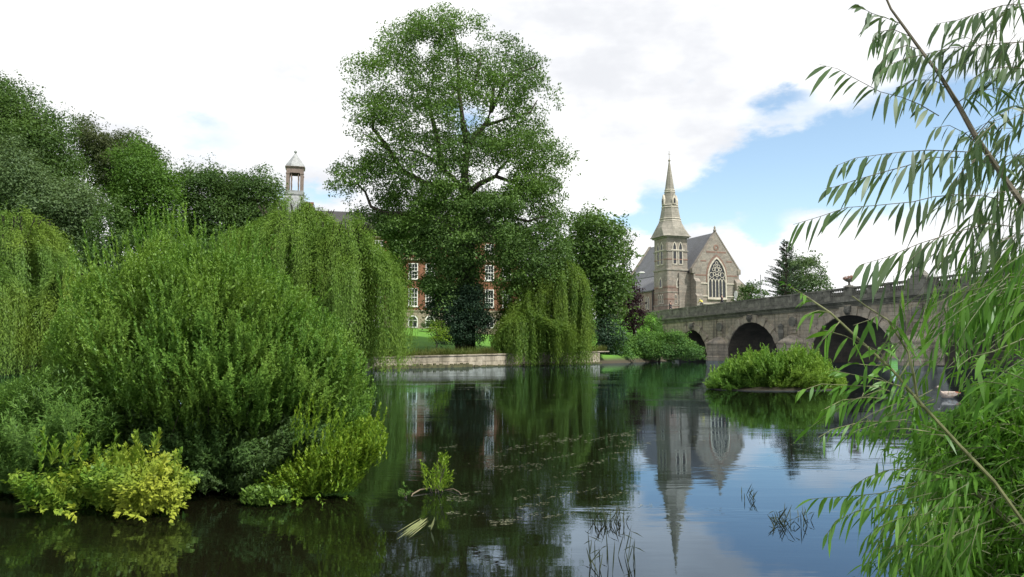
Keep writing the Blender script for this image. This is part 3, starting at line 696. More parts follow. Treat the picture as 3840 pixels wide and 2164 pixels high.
    sp = MB(); sp.loft([sq(1.28, 21.9, .5), sq(1.24, 22.1, .7), octo(2.5, 23.6), octo(1.85, 24.9), octo(1.38, 27.6), octo(.87, 30.5), octo(.1, 36.2)]); spire = sp.build('spire', M['stone_spire'], root)
    sb = MB()
    for z, r in ((24.85, 1.95), (25.3, 1.86), (27.45, 1.5), (27.85, 1.42), (30.35, .98), (30.7, .92)): sb.loft([octo(r, z), octo(r - .03, z + .16)])
    sb.build_each('spire_band', M['stone_pale'], spire, 16)
    for ang in range(4):
        d = Matrix.Rotation(ang * math.pi / 2, 3, 'Z'); lu = MB()
        base = [(-.42, 0, 27.9), (.42, 0, 27.9), (.42, 0, 28.9), (0, 0, 29.9), (-.42, 0, 28.9)]
        lu.loft([[(x, -1.5, z) for x, _, z in base], [(x * .9, -.5, z) for x, _, z in base]]); lu.band(arch_pts(.66, 28.0, 28.6, 29.4, 5), arch_pts(.42, 28.1, 28.6, 29.15, 5), -1.58, -1.49)
        lu.v = [tuple(d @ Vector(v) + Vector((cx, cy, 0))) for v in lu.v]; lo = lu.build('spire_window', M['stone_pale'], spire)
        lg = MB(); lg.prism(arch_pts(.42, 28.1, 28.6, 29.15, 5), -1.52, -1.45); lg.v = [tuple(d @ Vector(v) + Vector((cx, cy, 0))) for v in lg.v]; lg.build('louvre_opening', M['glass'], lo)
    cr = MB(); cr.lathe(cx, cy, [(.1, 36.1), (.28, 36.35), (.1, 36.6), (.05, 36.8)], 8); cr.box(cx - .035, cx + .035, cy - .035, cy + .035, 36.7, 38.2); cr.box(cx - .28, cx + .28, cy - .03, cy + .03, 37.5, 37.58); cr.build('spire_cross', M['stone_spire'], spire)
    # tower openings on each face
    for ang in range(4):
        d = Matrix.Rotation(ang * math.pi / 2, 3, 'Z'); f, g1 = MB(), MB(); yy = -hy * .97
        for s in (-.62, .62): lancet(f, g1, s, .62, 16.9, 19.7, 20.75, yy, .16)
        f.box(-1.5, 1.5, yy - .14, yy + .02, 19.32, 19.5)
        for m_ in (f, g1): m_.v = [tuple(d @ Vector(v) + Vector((cx, cy, 0))) for v in m_.v]
        fo = f.build('belfry_window', M['stone_pale'], tower); g1.build('louvre_opening', M['glass'], fo)
        f, g1 = MB(), MB(); yy = -hy
        lancet(f, g1, .15, .75, 12.75, 13.4, 14.3, yy, .2)
        for m_ in (f, g1): m_.v = [tuple(d @ Vector(v) + Vector((cx, cy, 0))) for v in m_.v]
        fo = f.build('pointed_window', M['stone_pale'], tower); g1.build('pane', M['glass'], fo)
        f, g1 = MB(), MB()
        for s in (-.55, .1, .75): lancet(f, g1, s, .28, 9.75, 11.0, 11.35, yy, .1)
        for m_ in (f, g1): m_.v = [tuple(d @ Vector(v) + Vector((cx, cy, 0))) for v in m_.v]
        fo = f.build('triple_window', M['stone_pale'], tower); g1.build('pane', M['glass'], fo)
    for k in range(4):
        f, g1 = MB(), MB(); yb = 8.2 + k * 3.6
        for s in (-.4, .4): lancet(f, g1, s, .4, 9.0, 10.6, 11.2, 0, .12)
        dd = Matrix.Rotation(-math.pi / 2, 3, 'Z')
        for m_ in (f, g1): m_.v = [tuple(dd @ Vector(v) + Vector((-9.6, yb, 0))) for v in m_.v]
        fo = f.build('aisle_window', M['stone_pale'], root); g1.build('pane', M['glass'], fo)
    dp = MB(); dp.tube([(-4.75, 1.05, 15.4), (-4.75, 1.05, 8.0)], .1, 6); dp.tube([(-4.9, 1.05, 15.45), (-6.9, 1.05, 15.6)], .09, 6); dp.tube([(-9.75, 6.2, 12.2), (-9.75, 6.2, 7.0)], .09, 6); dp.build('drainpipe', M['black'], root)
build_church()

# ---------------------------------------------------------------- brick building behind the big tree
def build_school():
    p0 = P(1180, 1200, 113.0); p1 = P(1945, 1200, 120.5); dx, dy = p1[0] - p0[0], p1[1] - p0[1]
    rz = math.atan2(dy, dx); X0 = -9.5; L = math.hypot(dx, dy)
    root = empty('brick_building', (p0[0], p0[1], 0), rz); tag(root, 'long red brick building with white sash windows behind the tall tree', 'building')
    GZ, E = 4.2, 19.0; D = 12.0
    b = MB(); b.box(X0, L, 0, D, 7.2, E); b.build('brick_wall', M['brick'], root)
    s = MB(); s.box(X0 - .12, L + .12, -.14, D, GZ - .5, 7.2); s.box(X0 - .2, L + .2, -.22, D, 7.2, 7.5); s.build('stone_base', M['rustic'], root)
    c = MB(); c.box(X0 - .3, L + .3, -.3, D + .3, 15.0, 15.3); c.box(X0 - .5, L + .5, -.55, D + .5, E - .1, E + .35); c.box(X0 - .3, L + .3, -.25, D + .3, E - .7, E - .1); c.build('cornice', M['cream'], root)
    r = MB(); r.loft([[(X0 - .4, -.45, E + .35), (L + .4, -.45, E + .35), (L + .4, D + .4, E + .35), (X0 - .4, D + .4, E + .35)], [(X0 + 5, 5.2, 22.9), (L - 4, 5.2, 22.9), (L - 4, 6.6, 22.9), (X0 + 5, 6.6, 22.9)]]); roof = r.build('roof', M['slate_dark'], root)
    for x in (X0 + 8, L - 7):
        k = MB(); k.box(x - .9, x + .9, 6.9, 8.1, 20.5, 24.2); k.box(x - 1.0, x + 1.0, 6.8, 8.2, 24.2, 24.45); k.build('chimney', M['brick'], roof)
    # sash windows, frame with glazing bars and a pane behind
    protos = {}
    def sash(x, z0, h, w=1.42):
        key = round(h, 2)
        if key not in protos:
            m = MB(); t = .13; m.band([(-w / 2, 0), (w / 2, 0), (w / 2, h), (-w / 2, h)], [(-w / 2 + t, t), (w / 2 - t, t), (w / 2 - t, h - t), (-w / 2 + t, h - t)], -.05, .03)
            n = 4 if h > 2 else 2
            for i in (1, 2): xx = -w / 2 + t + (w - 2 * t) * i / 3; m.box(xx - .025, xx + .025, -.03, .02, t, h - t)
            for i in range(1, n): zz = t + (h - 2 * t) * i / n; q = .05 if i == n // 2 else .025; m.box(-w / 2 + t, w / 2 - t, -.032, .02, zz - q, zz + q)
            m.box(-w / 2 - .12, w / 2 + .12, -.14, .03, -.12, -.003)
            fo = m.build('sash_window', M['white'], root); g_ = MB(); g_.box(-w / 2 + .05, w / 2 - .05, -.012, .01, .05, h - .05); g_.build('pane', M['glass'], fo); protos[key] = fo
        else: fo = copy_tree(protos[key], root)
        fo.location = (x, 0, z0)
    def at(px, s=0.0):   # along the front, s metres behind it
        u = (px - CX) / F; a, b = p0[0] - s * dy / L, p0[1] + s * dx / L
        return (u * b - a) / (dx / L - u * dy / L)
    cols = [at(p) for p in (1090, 1160, 1225, 1290, 1355, 1420, 1485, 1548, 1612, 1690, 1762, 1835, 1900)]
    for x in cols: sash(x, 8.0, 2.75); sash(x, 12.15, 2.4); sash(x, 16.35, 1.5)
    pa = None
    for x in cols:
        if pa is None:
            m = MB(); o = [(-.75, 0), (.75, 0)] + [(.75 * math.cos(a), 1.1 + .75 * math.sin(a)) for a in np.linspace(0, math.pi, 9)]; i_ = [(-.58, .12), (.58, .12)] + [(.58 * math.cos(a), 1.1 + .58 * math.sin(a)) for a in np.linspace(0, math.pi, 9)]
            m.band(o, i_, -.06, .02); m.box(-.03, .03, -.04, .01, .12, 1.68); m.box(-.58, .58, -.042, .01, 1.05, 1.13); pa = m.build('arched_window', M['white'], root); g_ = MB(); g_.prism(i_, -.015, .01); g_.build('pane', M['glass'], pa); o_ = pa
        else: o_ = copy_tree(pa, root)
        o_.location = (x, -.14, GZ + .6)
    # cupola on the ridge
    cxx, cyy = at(1095, 5.9), 5.9; cu = MB()
    def sqr(h, z): return [(cxx - h, cyy - h, z), (cxx + h, cyy - h, z), (cxx + h, cyy + h, z), (cxx - h, cyy + h, z)]
    cu.loft([sqr(1.7, 21.5), sqr(1.6, 23.6), sqr(1.45, 24.6), sqr(1.36, 25.0), sqr(1.46, 25.1), sqr(1.46, 25.3), sqr(1.36, 25.35), sqr(1.36, 25.75)]); cup = cu.build('cupola', M['lead'], root)
    hd = MB(); hd.loft([sqr(1.27, 28.5), sqr(1.27, 29.3), sqr(1.45, 29.4), sqr(1.45, 29.5)], cap=False); hd.box(cxx - 1.2, cxx + 1.2, cyy - 1.2, cyy + 1.2, 29.3, 29.45); hd.build('cupola_frieze', M['oldwood'], cup)
    dm = MB()
    def och(r, z): return [(cxx + r * math.cos(math.pi / 8 + i * math.pi / 4), cyy + r * math.sin(math.pi / 8 + i * math.pi / 4), z) for i in range(8)]
    dm.loft([och(1.62, 29.5), och(1.55, 29.65), och(1.42, 29.95), och(1.08, 30.4), och(.72, 30.9), och(.38, 31.4), och(.14, 31.75)]); dm.lathe(cxx, cyy, [(.1, 31.7), (.08, 31.8), (.22, 31.92), (.25, 32.05), (.2, 32.2), (.04, 32.3)], 10); dm.build('cupola_dome', M['lead'], cup)
    for sx in (-1, 1):
        for sy in (-1, 1):
            m = MB(); x, y = cxx + sx * 1.04, cyy + sy * 1.04; m.box(x - .25, x + .25, y - .25, y + .25, 25.75, 28.5); m.box(x - .3, x + .3, y - .3, y + .3, 28.3, 28.48); m.build('cupola_pillar', M['oldwood'], cup)
            for a_, b_ in ((.52, 1.04), (1.04, .52)):
                m = MB(); m.lathe(cxx + sx * a_, cyy + sy * b_, [(.07, 25.75), (.07, 26.3), (.1, 26.9), (.06, 27.4), (.1, 27.9), (.07, 28.52)], 7); m.build('cupola_post', M['oldwood'], cup)
build_school()
# ---------------------------------------------------------------- trees with crowns
def crown(poly, Y, depth, n, r0, r1, holes=(), edge=0.0, bough=None, uni=.75):
    """balls of foliage filling an outline at distance Y, deeper in the middle than at the edge; r in metres"""
    pm = F / Y
    x, y, d = fill(poly, n, inset=r0 * pm * 0.75, holes=holes)
    dm = d / pm; r = np.clip(dm * 0.8, r0, r1) * rng.uniform(0.75, 1.1, n); r = np.clip(r, r0, r1)
    dep = np.minimum(depth, depth * np.sqrt(np.clip(dm / depth, 0.03, 1)))
    s = rng.uniform(-1, 1, n); s = np.sign(s) * np.abs(s) ** 0.6
    C = P(x, y, Y + s * dep)
    if bough:   # foliage gathered on rounded boughs, with shade between them
        nb, Rb = bough; bx, by, bd = fill(poly, nb, inset=Rb * pm * .55, holes=[(h[0], h[1], h[2] * .6) for h in holes]); bdm = bd / pm
        sb = rng.uniform(-1, 1, nb); sb = np.sign(sb) * np.abs(sb) ** .5; B = P(bx, by, Y + sb * np.minimum(depth, depth * np.sqrt(np.clip(bdm / depth, .05, 1)))); Rk = np.clip(Rb * rng.uniform(.65, 1.25, nb), .5, None)
        k = rng.choice(nb, n * 2, p=Rk ** 2 / (Rk ** 2).sum()); d = rdir(n * 2); d[:, 2] = np.where(d[:, 2] < -.25, -d[:, 2], d[:, 2])
        C2 = B[k] + d * (Rk[k] * (.6 + .4 * rng.random(n * 2)))[:, None] * np.array([1, 1, .75]); vx = C2[:, 0] / C2[:, 1]; zz = (C2[:, 2] - CAMZ) / C2[:, 1]
        v = (zz * ct - st) / (ct + zz * st); qx = CX + F * vx * (ct - v * st); qy = CY - F * v
        ok = inpoly(poly, qx, qy)
        for hx, hy, hr in holes: ok &= np.hypot(qx - hx, qy - hy) > hr
        C2 = C2[ok][:int(n * (.6 if uni > .5 else .9))]; q = rng.random(n) < uni; C = np.concatenate([C[q], C2]); r = np.concatenate([r[q], r0 + (r1 - r0) * .6 * rng.random(len(C2))])
    if edge:    # small ragged tufts along the outline
        pa = np.asarray(poly, float); seg = np.roll(pa, -1, 0) - pa; ln = np.hypot(*seg.T); m = int(ln.sum() / pm / edge)
        i = rng.choice(len(pa), m, p=ln / ln.sum()); t = rng.random(m)
        e = pa[i] + seg[i] * t[:, None] + rng.normal(size=(m, 2)) * r0 * pm * 0.35
        C = np.concatenate([C, P(e[:, 0], e[:, 1], Y + rng.uniform(-.5, .5, m) * depth * 0.4)]); r = np.concatenate([r, rng.uniform(.35, .75, m) * r0])
    return C, r

def lai(poly, Y, r, cover, L, Wd):
    pa = np.asarray(poly, float); x, y = pa.T; A = abs(np.dot(x, np.roll(y, -1)) - np.dot(y, np.roll(x, -1))) / 2 / (F / Y) ** 2
    return cover * A / (L * Wd * .5) / (r * r).sum()
def base_of(px, Y, z=None):
    x = (px - CX) / F * Y
    return np.array([x, Y, gz(x, Y) if z is None else z])

def trunk_mesh(name, root, base, C, r_base, mat, limbs=9, split=0.35, spread=None):
    m = MB(); top = C.mean(0); top[2] = np.quantile(C[:, 2], 0.8)
    fork = base * (1 - split) + top * split; fork[:2] = base[:2] * 0.8 + top[:2] * 0.2
    b0 = base - np.array([0, 0, 0.5])
    m.tube([b0, b0 * .5 + fork * .5 + rng.normal(size=3) * .1, fork], [r_base * 1.25, r_base * .9, r_base * .75], 9)
    m.tube([fork, (fork + top) / 2 + rng.normal(size=3) * .4, top], [r_base * .7, r_base * .4, r_base * .08], 7)
    for i in range(limbs):
        c = C[rng.integers(len(C))]; s = fork + (top - fork) * rng.random() * 0.6
        mid = (s * .55 + c * .45) + np.array([0, 0, -.1 * np.linalg.norm(c - s)]) * rng.random()
        m.tube([s, mid, c], [r_base * .42, r_base * .24, r_base * .04], 6)
    return m.build(name, mat, root, off=root.location, smooth=True)

def tree(name, label, cat, poly, Y, depth, n, r0, r1, mat, per=60, L=0.34, Wd=0.17, base_px=None, r_base=0.45, holes=(), edge=1.2, group=None, limbs=9, flat=.8, up=.6, droop=0.0, zb=None, trunk=True, split=.35, Yb=None, bough=None):
    pa = np.asarray(poly, float); bp = pa[:, 0].mean() if base_px is None else base_px
    b = base_of(bp, Yb or Y, zb); root = empty(name, b); tag(root, label, cat, group)
    if bough is None and n >= 170 and 'undergrowth' not in name: bough = (max(12, int(n / 11)), r1 * 1.25); n = int(n * 2)
    C, r = crown(poly, Y, depth, n, r0, r1, holes, edge, bough)
    if bough: per = lai(poly, Y, r, 8.0, L, Wd)
    LV = Leaves(); clump_leaves(LV, C, r, per, L, Wd, flat, up, droop); LV.build('crown', mat, root, off=b)
    if trunk: trunk_mesh('trunk', root, b, C, r_base, M['bark'], limbs, split)
    return root

GL = 'dark trees massed on the left bank'
tree('broadleaf_tree', 'tallest dark tree at the left edge, rising above all beside it', 'tree', [(-160, 240), (0, 262), (65, 298), (100, 330), (170, 352), (215, 395), (262, 415), (300, 520), (330, 640), (380, 760), (400, 860), (360, 960), (200, 1000), (-160, 1000)], 84, 7, 420, 1.0, 2.4, M['oak'], 42, .31, .16, 60, .7, group=GL)
tree('broadleaf_tree', 'grey green rounded tree at the left edge in front of the tallest tree', 'tree', [(-160, 540), (0, 505), (60, 490), (140, 560), (200, 640), (300, 650), (385, 705), (412, 800), (390, 935), (300, 960), (100, 960), (-160, 960)], 75, 4, 330, .8, 1.8, M['oak_grey'], 52, .28, .14, 150, .55, group=GL)
tree('broadleaf_tree', 'brown tinged tree topping the slope of dark trees left of the white cupola', 'tree', [(262, 425), (345, 415), (392, 470), (410, 500), (470, 482), (530, 495), (570, 530), (600, 570), (640, 610), (620, 700), (480, 780), (380, 800), (310, 700), (262, 520)], 97, 4, 190, 1.0, 1.9, M['oak_brown'], 46, .31, .16, 440, .55, group=GL)
tree('broadleaf_tree', 'brighter green tree below the brown tinged tree', 'tree', [(415, 570), (500, 525), (570, 575), (640, 625), (700, 650), (690, 800), (660, 960), (500, 990), (420, 950), (395, 750)], 85, 4, 260, .8, 1.7, M['lime'], 52, .29, .15, 540, .5, group=GL)
tree('broadleaf_tree', 'mid green tree with two rounded tops right of the brighter green tree', 'tree', [(640, 660), (700, 600), (742, 640), (790, 598), (832, 610), (850, 690), (960, 800), (950, 960), (800, 985), (640, 960)], 91, 4, 240, .9, 1.8, M['oak'], 48, .3, .155, 790, .5, group=GL)
tree('broadleaf_tree', 'dark tree with spiky top just left of the white cupola', 'tree', [(830, 655), (880, 636), (940, 660), (975, 632), (1002, 622), (1040, 656), (1062, 700), (1085, 770), (1060, 880), (1000, 960), (850, 960), (800, 780)], 93, 4, 230, .8, 1.7, M['oak'], 50, .29, .15, 960, .5, group=GL)
for nm, lb, pl, YY_, mt in (('undergrowth_shrub', 'dark shrub beneath the tallest dark tree behind the left willow', [(100, 920), (300, 900), (335, 770), (430, 730), (510, 790), (530, 960), (600, 860), (640, 1200), (100, 1250)], 70, 'oak'), ('undergrowth_shrub', 'dark shrub under the mid green trees behind the big osier bush', [(480, 870), (800, 860), (1040, 880), (1060, 1250), (480, 1250)], 74, 'oak')):
    tree(nm, lb, 'shrub', pl, YY_, 3.5, 240, .8, 1.5, M[mt], 80, .32, .16, None, .15, edge=2, group='shrubs under the dark trees')

# the tall tree in the middle, its limbs followed from the ground up
def tall_tree():
    Y = 82.0; b = base_of(1745, Y); root = empty('tall_tree', b); tag(root, 'tallest tree at the centre, broad leafy crown with dark limbs showing', 'tree')
    poly = [(1563, 36), (1640, 24), (1694, 28), (1790, 42), (1840, 75), (1856, 118), (1935, 145), (1990, 185), (2045, 215), (2066, 265), (2095, 330), (2107, 400), (2060, 432), (2040, 440), (2075, 485), (2149, 548), (2197, 600), (2170, 650), (2105, 690), (2135, 748), (2142, 800), (2150, 900), (2150, 1010), (2100, 1100), (2000, 1130), (1880, 1150), (1800, 1160), (1760, 1200), (1660, 1180), (1640, 1200), (1540, 1190), (1470, 1170), (1440, 1080), (1425, 960), (1395, 880), (1384, 775), (1253, 750), (1205, 700), (1219, 655), (1274, 592), (1345, 552), (1298, 512), (1301, 441), (1274, 374), (1295, 318), (1284, 243), (1350, 193), (1391, 152), (1425, 90), (1510, 75)]
    holes = [(1592, 188, 38), (1764, 165, 42), (1838, 168, 26), (1748, 448, 38), (1480, 300, 24), (1866, 678, 46), (1790, 700, 32), (1700, 668, 30), (1972, 828, 34), (2010, 368, 30), (1865, 420, 30), (1445, 520, 24), (1590, 300, 20), (1668, 300, 16), (1335, 735, 24), (1430, 690, 20), (1555, 560, 22), (2050, 920, 24), (1620, 480, 18), (1940, 560, 20), (1820, 600, 18), (1900, 250, 18), (1330, 620, 18), (1550, 720, 20), (2020, 520, 18), (1700, 240, 18)]
    wins = [(1418, 915, 34), (1548, 1000, 30), (1552, 1060, 32), (1550, 1115, 40), (1608, 1130, 26), (1606, 1010, 26), (1545, 1190, 50), (1834, 935, 28), (1834, 1010, 38), (1834, 1050, 34), (1834, 1110, 40), (1836, 1150, 40)]
    C, r = crown(poly, Y, 7.5, 3400, .55, 1.3, holes + wins, .7, (230, 2.1), .45)
    x, y, d = fill([(1395, 850), (1530, 880), (1520, 960), (1505, 1060), (1525, 1180), (1480, 1180), (1440, 1080), (1420, 960)], 110); q = P(x, y, Y + rng.uniform(-3, 3, 110)); x, y, d = fill([(1310, 800), (1390, 775), (1455, 830), (1445, 940), (1400, 890), (1345, 835)], 50, holes=wins); q = np.concatenate([q, P(x, y, Y + rng.uniform(-2, 2, 50))]); x, y, d = fill([(1420, 800), (1900, 760), (2130, 850), (2130, 1040), (2060, 1110), (1880, 1140), (1800, 1150), (1760, 1190), (1640, 1180), (1580, 980), (1450, 930)], 420, 10, holes=wins); q = np.concatenate([q, P(x, y, Y + rng.uniform(-6, 5, 420))]); C = np.concatenate([C, q]); r = np.concatenate([r, rng.uniform(.55, 1.05, len(q))])
    # thinner foliage high in the crown so that the sky sparkles through
    LV = Leaves(); hi = C[:, 2] > 19; bd = np.array([any(np.hypot((C[i, 0] / C[i, 1] * F + CX) - h[0], (HOR - (C[i, 2] - CAMZ) / C[i, 1] * F) - h[1]) < h[2] * .9 for h in wins) for i in range(len(C))])
    hi &= ~bd; lo = ~hi & ~bd
    pr = lai(poly, Y, r, 6.6, .28, .14)
    clump_leaves(LV, C[hi], r[hi], pr * .74, .28, .14, .85, .5, .3, .4); clump_leaves(LV, C[lo], r[lo], pr * 1.1, .28, .14, .85, .5, .3, .35)
    LV.build('crown', M['poplar'], root, off=b)
    m = MB(); B = lambda pts, w, dy=0.0: m.tube([P(px, py, Y + dy + k * dd) for k, (px, py) in enumerate(pts)], list(np.linspace(w[0] * .72, w[1] * .6, len(pts))), 8)
    dd = 0.0
    m.tube([b - np.array([0, 0, .6]), P(1745, 1150, Y), P(1752, 900, Y), P(1749, 735, Y)], [1.15, .95, .85, .75], 12)
    B([(1749, 745), (1742, 654), (1749, 585), (1770, 523), (1825, 461), (1842, 410), (1850, 330)], (.62, .3), -1.0); B([(1745, 735), (1797, 690), (1859, 661), (1942, 690), (2010, 720)], (.5, .14), -2.0)
    B([(1859, 661), (1875, 630), (1900, 605), (1935, 560)], (.24, .1), -2.0); B([(1745, 730), (1701, 668), (1660, 634), (1625, 599), (1577, 572), (1510, 560)], (.4, .14), -1.5)
    B([(1660, 640), (1640, 520), (1610, 400), (1600, 330)], (.5, .16), -.5); B([(1701, 700), (1600, 690), (1508, 640), (1453, 551), (1398, 482), (1405, 379), (1453, 325)], (.48, .16), -1.5)
    B([(1453, 560), (1400, 520), (1360, 500)], (.22, .08), -1.5); B([(1749, 760), (1600, 800), (1450, 800), (1391, 775), (1370, 720), (1340, 690)], (.42, .14), -2.5); B([(1842, 420), (1887, 317), (1956, 268), (2010, 250)], (.3, .1), -1.0)
    B([(1749, 560), (1735, 450), (1720, 340), (1715, 180), (1700, 110)], (.42, .1), 0); B([(1825, 470), (1900, 445), (1990, 420), (2015, 375)], (.26, .1), -1); B([(1760, 520), (1745, 470), (1720, 430)], (.16, .07), -2)
    B([(1752, 800), (1850, 800), (1980, 830), (2080, 800)], (.4, .12), -2); B([(1770, 330), (1800, 250), (1800, 180)], (.16, .08), -.5)
    m.build('trunk', M['bark'], root, off=b, smooth=True)
tall_tree()
tree('broadleaf_tree', 'rounded grey green tree between the tall central tree and the church', 'tree', [(2120, 830), (2165, 785), (2185, 762), (2240, 768), (2290, 798), (2340, 806), (2372, 850), (2392, 920), (2402, 960), (2372, 1010), (2392, 1060), (2352, 1130), (2378, 1180), (2310, 1250), (2190, 1260), (2140, 1130), (2100, 960)], 97, 5, 330, .8, 1.7, M['round'], 52, .42, .22, 2260, .5, edge=1.0)
tree('purple_leaved_tree', 'small dark purple leaved tree beside the church wall', 'tree', [(2340, 1010), (2392, 1030), (2415, 1100), (2432, 1180), (2410, 1250), (2330, 1260), (2310, 1150)], 107, 2.5, 90, .6, 1.1, M['purple'], 60, .34, .17, 2380, .3)
tree('distant_tree', 'rounded green tree rising behind the bridge parapet beside the conifer', 'tree', [(2938, 968), (2985, 945), (3020, 958), (3048, 938), (3068, 958), (3098, 988), (3112, 1040), (3128, 1110), (3120, 1150), (2905, 1150), (2912, 1030)], 150, 4, 165, .8, 1.5, M['oak_grey'], 50, .45, .2, 3020, .4, zb=4.0)
tree('distant_shrub', 'low shrub behind the bridge parapet right of the church window', 'shrub', [(2742, 1120), (2760, 1082), (2800, 1054), (2840, 1048), (2872, 1064), (2895, 1110), (2895, 1170), (2742, 1175)], 132, 2, 130, .5, .9, M['oak'], 60, .34, .17, 2810, .2, zb=4.5)
fb = bpy.data.objects['distant_shrub']; fl = Leaves(); x, y, _ = fill([(2802, 1078), (2826, 1074), (2832, 1092), (2808, 1098)], 40); q = P(x, y, 131.5); fl.add(q, rdir(40), np.tile([0, -1.0, .4], (40, 1)), np.full(40, .24), np.full(40, .2))
tag(fl.build('orange_flowers', leaf_mat('orange petals', (.36, .07, .03), (.5, .17, .08)), fb, off=fb.location), 'patch of orange flowers')

def conifer():
    Y = 142.0; b = base_of(2942, Y, 4.0); root = empty('conifer', b); tag(root, 'sparse spiky conifer with drooping boughs rising behind the bridge', 'tree')
    m = MB(); top = P(2950, 905, Y); m.tube([b, (b + top) / 2, top], [.35, .22, .04], 7); LV = Leaves(); S, D, L = [], [], []
    for i in range(150):
        t = rng.random() ** .8; c = b + (top - b) * (.3 + .7 * t); a = rng.uniform(0, 6.283); ln = (1 - t) * 4.6 + .7; d = np.array([math.cos(a), math.sin(a), .25 + .5 * t]); d /= np.linalg.norm(d)
        e = c + d * ln * rng.uniform(.6, 1.1); m.tube([c, (c + e) / 2 - np.array([0, 0, .12 * ln]), e], [.07, .05, .02], 4); S.append(c + (e - c) * .2); D.append(e - c); L.append(np.linalg.norm(e - c) * .95)
    S, D, L = np.array(S), np.array(D), np.array(L); shoots(LV, None, S, D, L, 24, .42, .11, bend=-.1, spread=.9, droop=.5)
    LV.build('crown', M['conifer'], root, off=b); m.build('trunk', M['bark'], root, off=b)
conifer()

# ---------------------------------------------------------------- weeping willows
def weeping(label, tiers, mat, base, group=None, leaf=.24, wd=.05, r_base=.5, holes=None):
    """curtains of hanging strands; tiers = (top px, top py, Y, spread left px, spread right px, depth m, lowest py, strands, bundles, flatness)"""
    root = empty('weeping_willow', base); tag(root, label, 'tree', group); LV = Leaves(); tm = MB(); tops = []
    for (px, py, Y, wl, wr, dep, low, ns, nb, drop) in tiers:
        pm = F / Y; top = P(px, py, Y); ph = rng.uniform(0, 2 * math.pi, nb); rad = np.sqrt(rng.uniform(.02, 1, nb))
        sx = np.where(np.cos(ph) < 0, wl, wr) / pm * np.cos(ph); sy = dep * np.sin(ph)
        bi = rng.integers(0, nb, ns); rr = np.clip(rad[bi] + rng.normal(size=ns) * .05, .03, 1.05)
        ex = top[0] + sx[bi] * rr + rng.normal(size=ns) * .22; ey = top[1] + sy[bi] * rr + rng.normal(size=ns) * .22
        ez = top[2] - (drop * rr ** 2.2) * (top[2] - 1) + rng.normal(size=ns) * .18 + (rng.normal(size=nb) * .35)[bi]
        ix = top[0] + (ex - top[0]) * .55; iy = top[1] + (ey - top[1]) * .55
        zlow = P(px, low, Y)[2]; zend = zlow + (ez - zlow) * np.clip(rng.beta(1.1, 2.6, ns) + (rng.normal(size=nb) * .12)[bi], 0, .9)
        zend = np.maximum(zend, .12)
        hang = np.maximum(ez - zend, .5); arc = np.hypot(ex - ix, ey - iy) + .4
        K = np.maximum(((hang + arc) * 9).astype(int), 8); idx = np.repeat(np.arange(ns), K); o = np.arange(len(idx)) - np.repeat(np.cumsum(K) - K, K); s = (o + rng.random(len(idx)) * .8) / K[idx] * (hang + arc)[idx]
        onarc = s < arc[idx]; u = np.clip(s / arc[idx], 0, 1)
        out = nrm(np.stack([ex - top[0], ey - top[1], 0 * ex], 1))
        sway = (rng.normal(size=(nb, 2)) * .05)[bi]
        hd = np.where(onarc, 0, s - arc[idx])
        x = ix[idx] + (ex - ix)[idx] * u + sway[idx, 0] * hd + out[idx, 0] * .10 * np.sqrt(hd); y = iy[idx] + (ey - iy)[idx] * u + sway[idx, 1] * hd + out[idx, 1] * .10 * np.sqrt(hd)
        z = ez[idx] + np.where(onarc, .55 * (1 - (1 - u) ** 2) * 0 - .5 * u * u + .15 * (1 - u), -.5 - hd)
        m = len(x); pos = np.stack([x, y, z], 1) + rng.normal(size=(m, 3)) * .07
        T = np.where(onarc[:, None], np.stack([out[idx, 0], out[idx, 1], .3 - 1.0 * u], 1), np.stack([.12 * out[idx, 0], .12 * out[idx, 1], -np.ones(m)], 1))
        D = nrm(T + rng.normal(size=(m, 3)) * .36); N = nrm(np.stack([out[idx, 0], out[idx, 1], .5 * np.ones(m)], 1) + rng.normal(size=(m, 3)) * .5)
        LV.add(pos, D, N, leaf * rng.uniform(.7, 1.3, m), wd * rng.uniform(.8, 1.3, m)); tops.append(top)
        for i in range(0, nb, 2): tm.tube([base + np.array([0, 0, 2.0]), (base + top) / 2 + np.array([0, 0, 1.0]), np.array([top[0] + sx[i] * rad[i] * .5, top[1] + sy[i] * rad[i] * .5, top[2] - .5])], [.14, .1, .03], 5)
    LV.build('hanging_foliage', mat, root, off=base); t0 = tops[0]
    tm.tube([base - np.array([0, 0, .6]), base + (t0 - base) * .4, base + (t0 - base) * .8], [r_base * 1.2, r_base * .8, r_base * .3], 9); tm.build('trunk', M['bark'], root, off=base); return root
weeping('yellow green weeping willow hanging over the water at the left edge', [(60, 800, 54, 300, 290, 5, 1385, 1500, 75, .55), (-60, 1010, 50, 200, 210, 3.5, 1390, 700, 40, .3), (270, 1000, 52, 150, 190, 3.5, 1380, 700, 45, .5)], M['weep_yellow'], base_of(40, 55), leaf=.22, wd=.05)
weeping('bright weeping willow behind the big osier bush, under the cupola', [(1120, 758, 60, 300, 270, 5.5, 1375, 1500, 80, .42), (1290, 822, 58, 250, 255, 4.5, 1378, 1500, 80, .5), (900, 900, 60, 250, 250, 4, 1350, 500, 40, .4)], M['weep'], base_of(1150, 63), leaf=.22, wd=.05)
weeping('deep green weeping willow trailing over the retaining wall at the centre', [(2110, 985, 80, 150, 115, 3.5, 1358, 1100, 60, .3), (2000, 1040, 79, 160, 190, 3, 1358, 700, 45, .45), (1960, 1190, 76, 105, 200, 2.5, 1362, 700, 40, .3)], M['weep_dark'], base_of(2060, 82), leaf=.26, wd=.06, r_base=.4)

